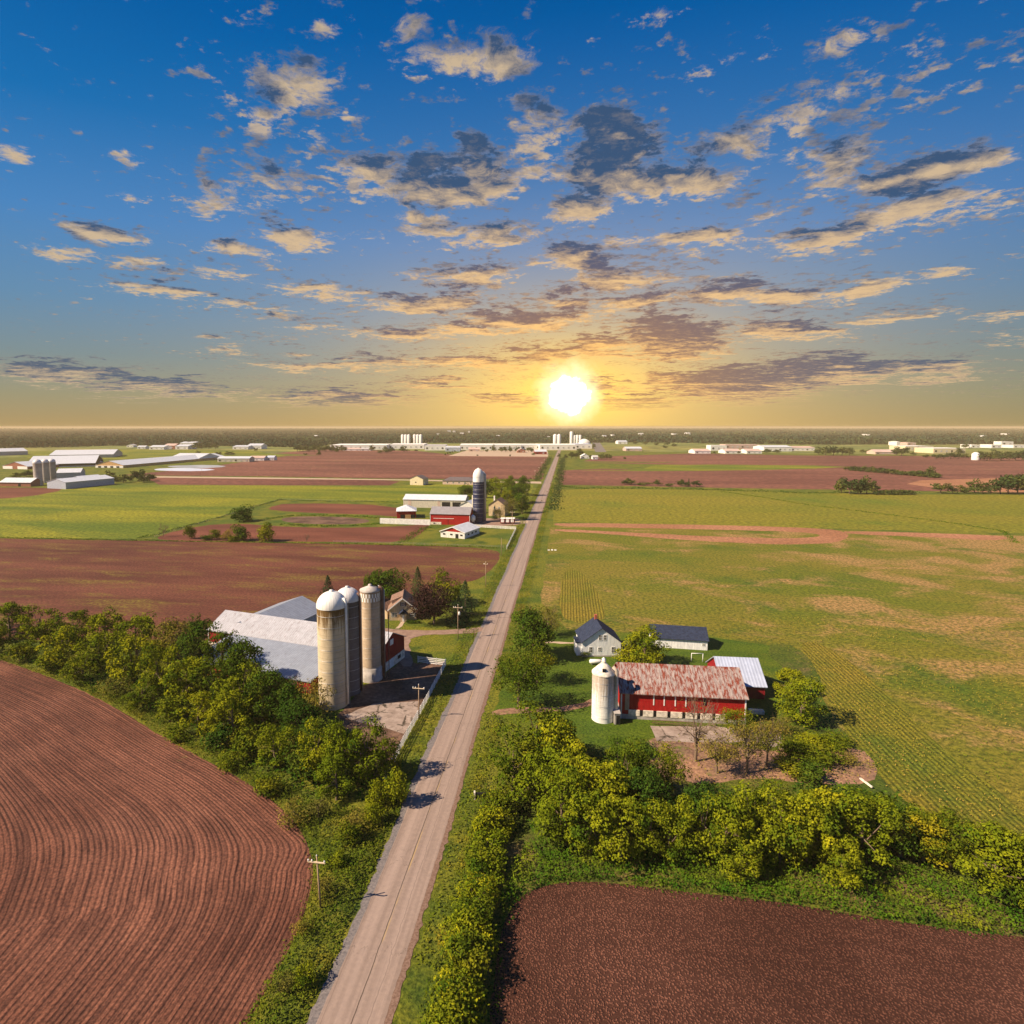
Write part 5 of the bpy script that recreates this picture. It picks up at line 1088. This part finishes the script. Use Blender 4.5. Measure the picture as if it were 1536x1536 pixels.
fa = [('far',1228,682,18,20),('far',1238,683,21,24),('far',1250,683,22,24),('far',1263,683,20,22),('far',1274,683,18,20),('far',1352,684,22,26),('far',1345,683,15,20),('far',1294,679,8,14),('far',1301,679,8,14),('far',1309,679,8,12),('far',1370,683,7,14),('far',1388,686,7,14),('far',1405,688,9,18),('far',1415,688,10,18),('far',1426,688,14,18),('far',1438,688,13,18),('far',1449,688,10,14),('far',1395,678,12,12),('far',1410,678,13,12),('far',1436,680,14,13),('far',1448,672,16,20),('far',1441,680,12,14),('far',1375,676,10,14),('far',1384,676,10,14)]
rowof(fa, '', 'among the far buildings on the right', 'trees among the far right buildings')
fb = [('far',1470+k*10.5,(692 if k % 2 else 686)+J(1.5),17+J(3),24+J(3)) for k in range(14)]
rowof(fb, '', 'in the far right corner wood', 'trees of the far right corner wood')
fc = [('far',x,y,h,w) for x,y,h,w in ((163,722,12,13),(175,723,9,11),(185,724,10,11),(196,722,9,8),(208,722,15,14),(216,724,10,12),(225,722,9,10),(231,719,6,6),(30,716,7,12),(40,715,8,12),(48,714,6,10),(20,718,4,16))]
rowof(fc, '', 'beside the far left farm sheds', 'trees beside the far left farm')
fd = [('far',x,y,h,w) for x,y,h,w in ((294,674,20,22),(302,674,18,20),(313,674,20,20),(323,674,17,20),(328,684,10,12),(341,683,9,14),(348,683,8,12),(384,678,12,9),(365,692,9,8),(398,690,9,9),(315,685,6,14),(297,683,10,12))]
rowof(fd, '', 'near the far white halls on the left', 'trees near the far left halls')
fe = [('far',x,y,h,w) for x,y,h,w in ((505,678,9,13),(517,674,12,16),(532,674,10,12),(557,676,15,16),(580,680,20,20),(588,679,14,14),(606,678,15,22),(570,680,7,14),(624,677,6,10),(702,674,11,12),(725,676,11,12),(730,678,9,10),(741,678,18,12),(752,678,13,14),(758,678,14,14),(766,678,17,13),(776,678,13,12),(793,678,13,12),(798,678,14,10),(478,684,14,9),(458,683,5,8))]
rowof(fe, '', 'before the long factory strip', 'trees before the factory strip')
ff = [('far',x,y,h,w) for x,y,h,w in ((446+k*8.5,677.5+J(.5),17+J(3),20) for k in range(9))]
rowof(ff, '', 'in the dark wood edge left of the factory', 'trees at the wood edge left of the factory')
fg = [('far',x,y,h,w) for x,y,h,w in ((848,688,9,9),(857,688,15,12),(864,688,14,12),(870,686,20,14),(903,689,11,14),(911,689,11,12),(886,688,8,8),(937,689,6,6),(838,686,8,8),(890,672,13,14),(853,674,7,12),(800+0,683,7,8),(915,688,8,10))]
rowof(fg, '', 'around the small white farmhouse at the road end', 'trees near the road end')
ps = [('far',668+k*3.6,683-k*1.25,5.5,4) for k in range(8)]
rowof(ps, '', 'in the dotted line beside the stubble field', 'young trees beside the stubble field')
tree('far', 716, 684, 4, 5, 'single round bush on the stubble field'); tree('far', 765, 685, 5, 4, 'single small tree on the stubble field edge')
dr = [('far',952,666+0,14,20),('far',968,667,12,20),('far',984,668,12,20),('far',1000,668,12,20),('far',1012,670,12,20),('far',998,672,9,18),('far',1150,680,11,20),('far',1165,680,9,18),('far',1108,681,7,8),('far',1072,681,6,8)]
rowof(dr, '', 'near the far apartments right of the road', 'trees near the far apartments')
# ---- stuff: woods, weeds, hedge lines
def scatter(name, polys, dens, size, h, m, world=False, patch=.0, zb=.1, gap=0.):
    Cs = []
    for px in polys:
        w = np.array(px, float) if world else np.array([tuple(G(p[0], p[1]))[:2] for p in smooth_px(px, 1)]); x0, y0 = w.min(0); x1, y1 = w.max(0)
        n = int((x1-x0)*(y1-y0)*dens); q = np.c_[rng.uniform(x0, x1, n), rng.uniform(y0, y1, n)]; Cs.append(q[inpoly(q, w)])
    q = np.concatenate(Cs); q = q[(q[:, 0] < -4.5-.25*np.sin(q[:, 1]*.5)) | (q[:, 0] > 4.45+.2*np.sin(q[:, 1]*.4))]; ph = np.sin(q[:, 0]*.9+1.3*np.sin(q[:, 1]*.43))*np.sin(q[:, 1]*.71+np.sin(q[:, 0]*.37)*2)
    if gap: k = ph+rng.normal(0, .4, len(q)) > -1+gap*2; q = q[k]; ph = ph[k]
    hh = h*(1+patch*ph)*np.clip((np.abs(q[:, 0])-4.2)/2.6, .22, 1.); z = zb+hh*rng.random(len(q))**.6
    V, Q = leafquads(np.c_[q, z], rng.normal(size=(len(q), 3))*.6+np.array([-.1, -.15, .75]), size*rng.uniform(.6, 1.4, len(q)), .55)
    o = link(bpy.data.objects.new(name, npmesh(name, V, Q, m))); return tag(o, kind='stuff')
def stripe(line, w, px=True):
    """a polygon in photo pixels around a line, w metres wide"""
    L = []; Rr = []
    for x, y in line: k = w/2/mpp(y); L.append((x-k, y)); Rr.append((x+k, y))
    return L+Rr[::-1]
s_ = scatter('tall_weeds', [[(478,1240),(505,1215),(560,1215),(600,1205),(610,1180),(632,1150),(600,1235),(560,1330),(520,1430),(470,1560),(300,1640),(372,1536),(430,1435),(455,1385),(472,1330),(474,1285)],
  [(-60,985),(60,1000),(150,1035),(230,1075),(300,1120),(380,1158),(450,1190),(480,1225),(476,1290),(440,1215),(390,1185),(330,1150),(260,1110),(180,1062),(100,1022),(30,994),(-60,972)]], 26, .30, 1.2, 'leaf_weed', patch=.6)
tag(s_, 'tall weeds and grass between the curved field and the road', 'weeds')
s_ = scatter('field_weeds', [[(745,1382),(775,1345),(830,1322),(900,1322),(1000,1333),(1150,1350),(1300,1375),(1450,1398),(1700,1425),(1700,1330),(1536,1345),(1440,1320),(1300,1290),(1150,1285),(1000,1280),(860,1270),(790,1262),(770,1300)]], 26, .32, 1.0, 'leaf_weed_deep', patch=.5)
tag(s_, 'dense dark green weeds between the tree row and the right ploughed field', 'weeds')
s_ = scatter('roadside_weeds', [[(706,1225),(745,1225),(730,1340),(712,1420),(690,1500),(655,1640),(600,1680),(618,1560),(650,1430),(680,1320)], stripe([(826,735),(822,760),(816,800),(806,850),(795,905),(782,930)], 4.5)[:0] or [(700,1200),(712,1160),(740,1075),(752,1075),(735,1160),(725,1215)]], 16, .28, .7, 'leaf_weed', patch=.6)
tag(s_, 'roadside weeds between the road and the hedge on the right', 'weeds')
s_ = scatter('ditch_grass', [[(-8.5,y0),(-4.3,y0),(-4.3,y1),(-8.5,y1)] for y0, y1 in ((70,150),(150,300),(300,620))]+[[(4.3,y0),(8.,y0),(8.,y1),(4.3,y1)] for y0, y1 in ((60,120),(150,300),(300,620))], 6, .36, .6, 'leaf_weed', world=True, patch=.7)
tag(s_, 'long grass and weeds along both ditches of the road', 'grass')
s_ = scatter('rough_growth', [[(860,1130),(960,1110),(975,1165),(1060,1185),(1150,1170),(1240,1180),(1310,1180),(1400,1235),(1440,1262),(1400,1300),(1300,1290),(1000,1280),(800,1270),(770,1200),(830,1130)], [(1150,1100),(1245,1080),(1330,1175),(1290,1120),(1190,1118)]], 5, .34, .8, 'leaf_weed_deep', patch=.7, gap=.35)
tag(s_, 'rough undergrowth beneath the right tree row', 'undergrowth')
s_ = scatter('hedgerow_undergrowth', [[(-60,960),(150,985),(250,1010),(330,1060),(420,1110),(480,1150),(575,1170),(600,1200),(470,1215),(380,1158),(250,1085),(120,1025),(0,985)]], 6, .38, 1.8, 'leaf_weed_deep', patch=.6)
tag(s_, 'dark undergrowth beneath the left hedgerow', 'undergrowth')
s_ = scatter('crop_tufts', [[(905,925),(1250,925),(1536,930),(1700,1000),(1700,1290),(1540,1262),(1400,1238),(1330,1190),(1240,1080),(1200,975),(1060,950),(905,945)]], 2.2, .30, .18, 'leaf_crop', patch=.6, gap=.3)
tag(s_, 'uneven tufts of young crop and stubble across the large right field', 'crop')
s_ = scatter('litter_scrub', [[(960,1108),(1180,1125),(1290,1120),(1318,1150),(1310,1176),(1060,1182),(980,1165)]], 3, .3, .4, 'leaf_weed_dry', patch=.8, gap=.45)
tag(s_, 'dry scrub and dead stalks in front of the broken slab', 'scrub')
def hedgeline(name, label, line, w, h, dens, size, m, gap=0., world=False):
    P_ = [Vector((p[0], p[1], 0)) for p in line] if world else [G(*p) for p in line]; C = []
    for a, b in zip(P_[:-1], P_[1:]):
        L = (b-a).length; n = int(L*w*dens); tt = rng.random(n); d = (b-a)/L; nn = Vector((-d.y, d.x, 0)); o_ = rng.normal(0, w*.3, n)
        hm = h*(.55+.45*np.sin((a.x+tt*L)*.21)*np.sin((a.y+tt*L)*.13+1))
        q = np.c_[a.x+d.x*L*tt+nn.x*o_, a.y+d.y*L*tt+nn.y*o_, .1+hm*rng.random(n)]; C.append(q[(hm > gap*h)])
    C = np.concatenate(C); V, Q = leafquads(C, rng.normal(size=C.shape)+np.array([0, -.3, .5]), size*rng.uniform(.6, 1.4, len(C)), .6)
    o = link(bpy.data.objects.new(name, npmesh(name, V, Q, m))); return tag(o, label, 'bushes', kind='stuff')
hedgeline('ditch_bushes', 'dark strip of low growth along the far edge of the yellow field', [(838,729),(870,733.5),(960,732.5),(1100,736),(1200,740),(1262,740.5)], 6, 2.2, 1.2, .9, 'leaf_deep')
hedgeline('boundary_growth', 'thin line of weeds below the brown paddock and pasture', [(-300,803),(0,807),(200,811),(400,814),(560,817),(690,820),(755,823)], 2.5, .9, 4, .5, 'leaf_deep')
hedgeline('boundary_growth', 'dark weedy line between the bright field and the brown paddock', [(205,808),(235,803),(330,776),(395,757),(420,750),(500,752),(600,754)], 2.5, 1.1, 3, .6, 'leaf_deep')
hedgeline('field_seam', 'thin dark seam of weeds crossing the yellow field diagonally', [(1080,737),(1150,747),(1210,757),(1330,772),(1430,785),(1505,797),(1525,815)], 3, .5, 2.2, .6, 'leaf_weed_deep')
hedgeline('track_growth', 'green weeds on the bank around the brown hollow', [(400,778),(450,773),(530,775),(600,779),(560,787),(490,790),(420,787)], 5, 1., 1.4, .8, 'leaf_weed_deep')
hedgeline('roadside_bushes', 'bushy strip on the left side of the far road', [(-13,660),(-13,900),(-12,1150)], 9, 4, .5, 1.4, 'leaf_far', world=True)
hedgeline('roadside_bushes', 'bushy strip on the right side of the far road', [(11,430),(12,620),(12,900),(12,1150)], 9, 3.2, .6, 1.3, 'leaf_far', world=True)
hedgeline('field_margin', 'ragged weedy margin around the two ploughed fields', [(0,988),(110,1026),(190,1066),(270,1118),(345,1154),(410,1196),(452,1238),(474,1290),(472,1330),(456,1385),(432,1435),(402,1487),(374,1540),(330,1620)], 1.5, .5, 14, .26, 'leaf_weed')
hedgeline('field_margin', 'ragged weedy margin along the edge of the right ploughed field', [(737,1545),(748,1400),(775,1343),(830,1322),(900,1320),(1000,1333),(1150,1348),(1300,1373),(1450,1396),(1560,1407)], 1.6, .5, 14, .26, 'leaf_weed_deep')
hedgeline('yard_grass_strip', 'grass strip beside the small calf barn', [(603,815),(622,800),(645,790)], 6, .9, 2, .6, 'leaf_weed_deep')
# far woods: rows of tree clumps whose spacing grows with distance
def woods(name, label, px0, px1, front, y_far, h0, m, dens=1.):
    C = []; N = []; Sz = []; ys = []; d = CH*F/(np.interp((px0+px1)/2, *front)-HOR); far = CH*F/(y_far-HOR); D_ = 1500.
    while D_ < far: ys.append(D_); D_ *= 1.011
    fwd = np.array([hd.x, hd.y]); rgt = np.array([rt.x, rt.y]); c0 = np.array([CAM.x, CAM.y])
    for D_ in ys:
        s = max(7., D_*.0042)/dens; xs = np.arange((px0-CX)/F*D_, (px1-CX)/F*D_, s); xs = xs+rng.normal(0, s*.35, len(xs)); dd = D_+rng.normal(0, D_*.004, len(xs))
        pxs = CX+F*xs/dd; ok = dd > CH*F/(np.interp(pxs, *front)-HOR)
        cl = np.sin(xs*.0021+D_*.0013)*np.sin(D_*.0031+xs*.0007); ok &= (cl > -.72) | (D_ < 2600)
        xs, dd = xs[ok], dd[ok]; n = len(xs)
        if not n: continue
        w = c0+xs[:, None]*rgt+dd[:, None]*fwd; hh = h0*(1+.16*np.sin(w[:, 0]*.004+D_)+.12*np.sin(w[:, 0]*.02)+rng.normal(0, .20, n)); k = 11 if D_ < 2700 else 7
        rr = s*.75
        dv = sph(n*k); dv[:, 2] = np.abs(dv[:, 2])*1.0; low = rng.random(n*k) < .3; ce = np.repeat(np.c_[w, hh*.52], k, 0)
        P3 = ce+dv*np.c_[np.full(n*k, rr), np.full(n*k, rr), np.repeat(hh*.48, k)]; P3[low, 2] = rng.uniform(1, h0*.5, low.sum())
        C.append(P3); N.append(dv+rng.normal(size=dv.shape)*.4); Sz.append(rng.uniform(.7, 1.4, n*k)*s*.95)
    C = np.concatenate(C); V, Q = leafquads(C, np.concatenate(N), np.concatenate(Sz), .8)
    o = link(bpy.data.objects.new(name, npmesh(name, V, Q, m))); tag(o, label, 'woods', kind='stuff'); return o
FX = [-500,-60,90,170,300,436,470,500,560,640,730,830,900,945,1000,1100,1200,1330,1390,1480,1560,2100]
FY = [676,673,671,668.5,668.5,671,670,667,665,664.5,664.5,664.5,664,663.5,664,665.5,667,666.5,667,666,666,668]
woods('distant_woods', 'unbroken distant woodland filling the horizon', -260, 1800, (FX, FY), 645.2, 15, 'leaf_forest')
MB().add([(-24000,9500,9.),(24000,9500,9.),(24000,25400,9.),(-24000,25400,9.)], [(0,1,2,3)]).build('distant_plain', 'far_ground')['kind'] = 'structure'
print('verts', sum(len(m.vertices) for m in bpy.data.meshes))
#@@HAZE@@
# ------------------------------------------------------------------ haze
hm = bpy.data.materials.new('haze'); hm.use_nodes = True; t = NT(hm.node_tree); t.n.clear()
pv = t.node('ShaderNodeVolumePrincipled', {'Color': (1., .79, .50), 'Density': 1.0e-4, 'Anisotropy': 0.0})
t.l.new(pv, t.node('ShaderNodeOutputMaterial', out=None).inputs[1]); MATS['haze'] = hm
tag(MB().box(-25800, 25800, -1200, 25800, -1, 64).build('haze', 'haze'), kind='stuff')
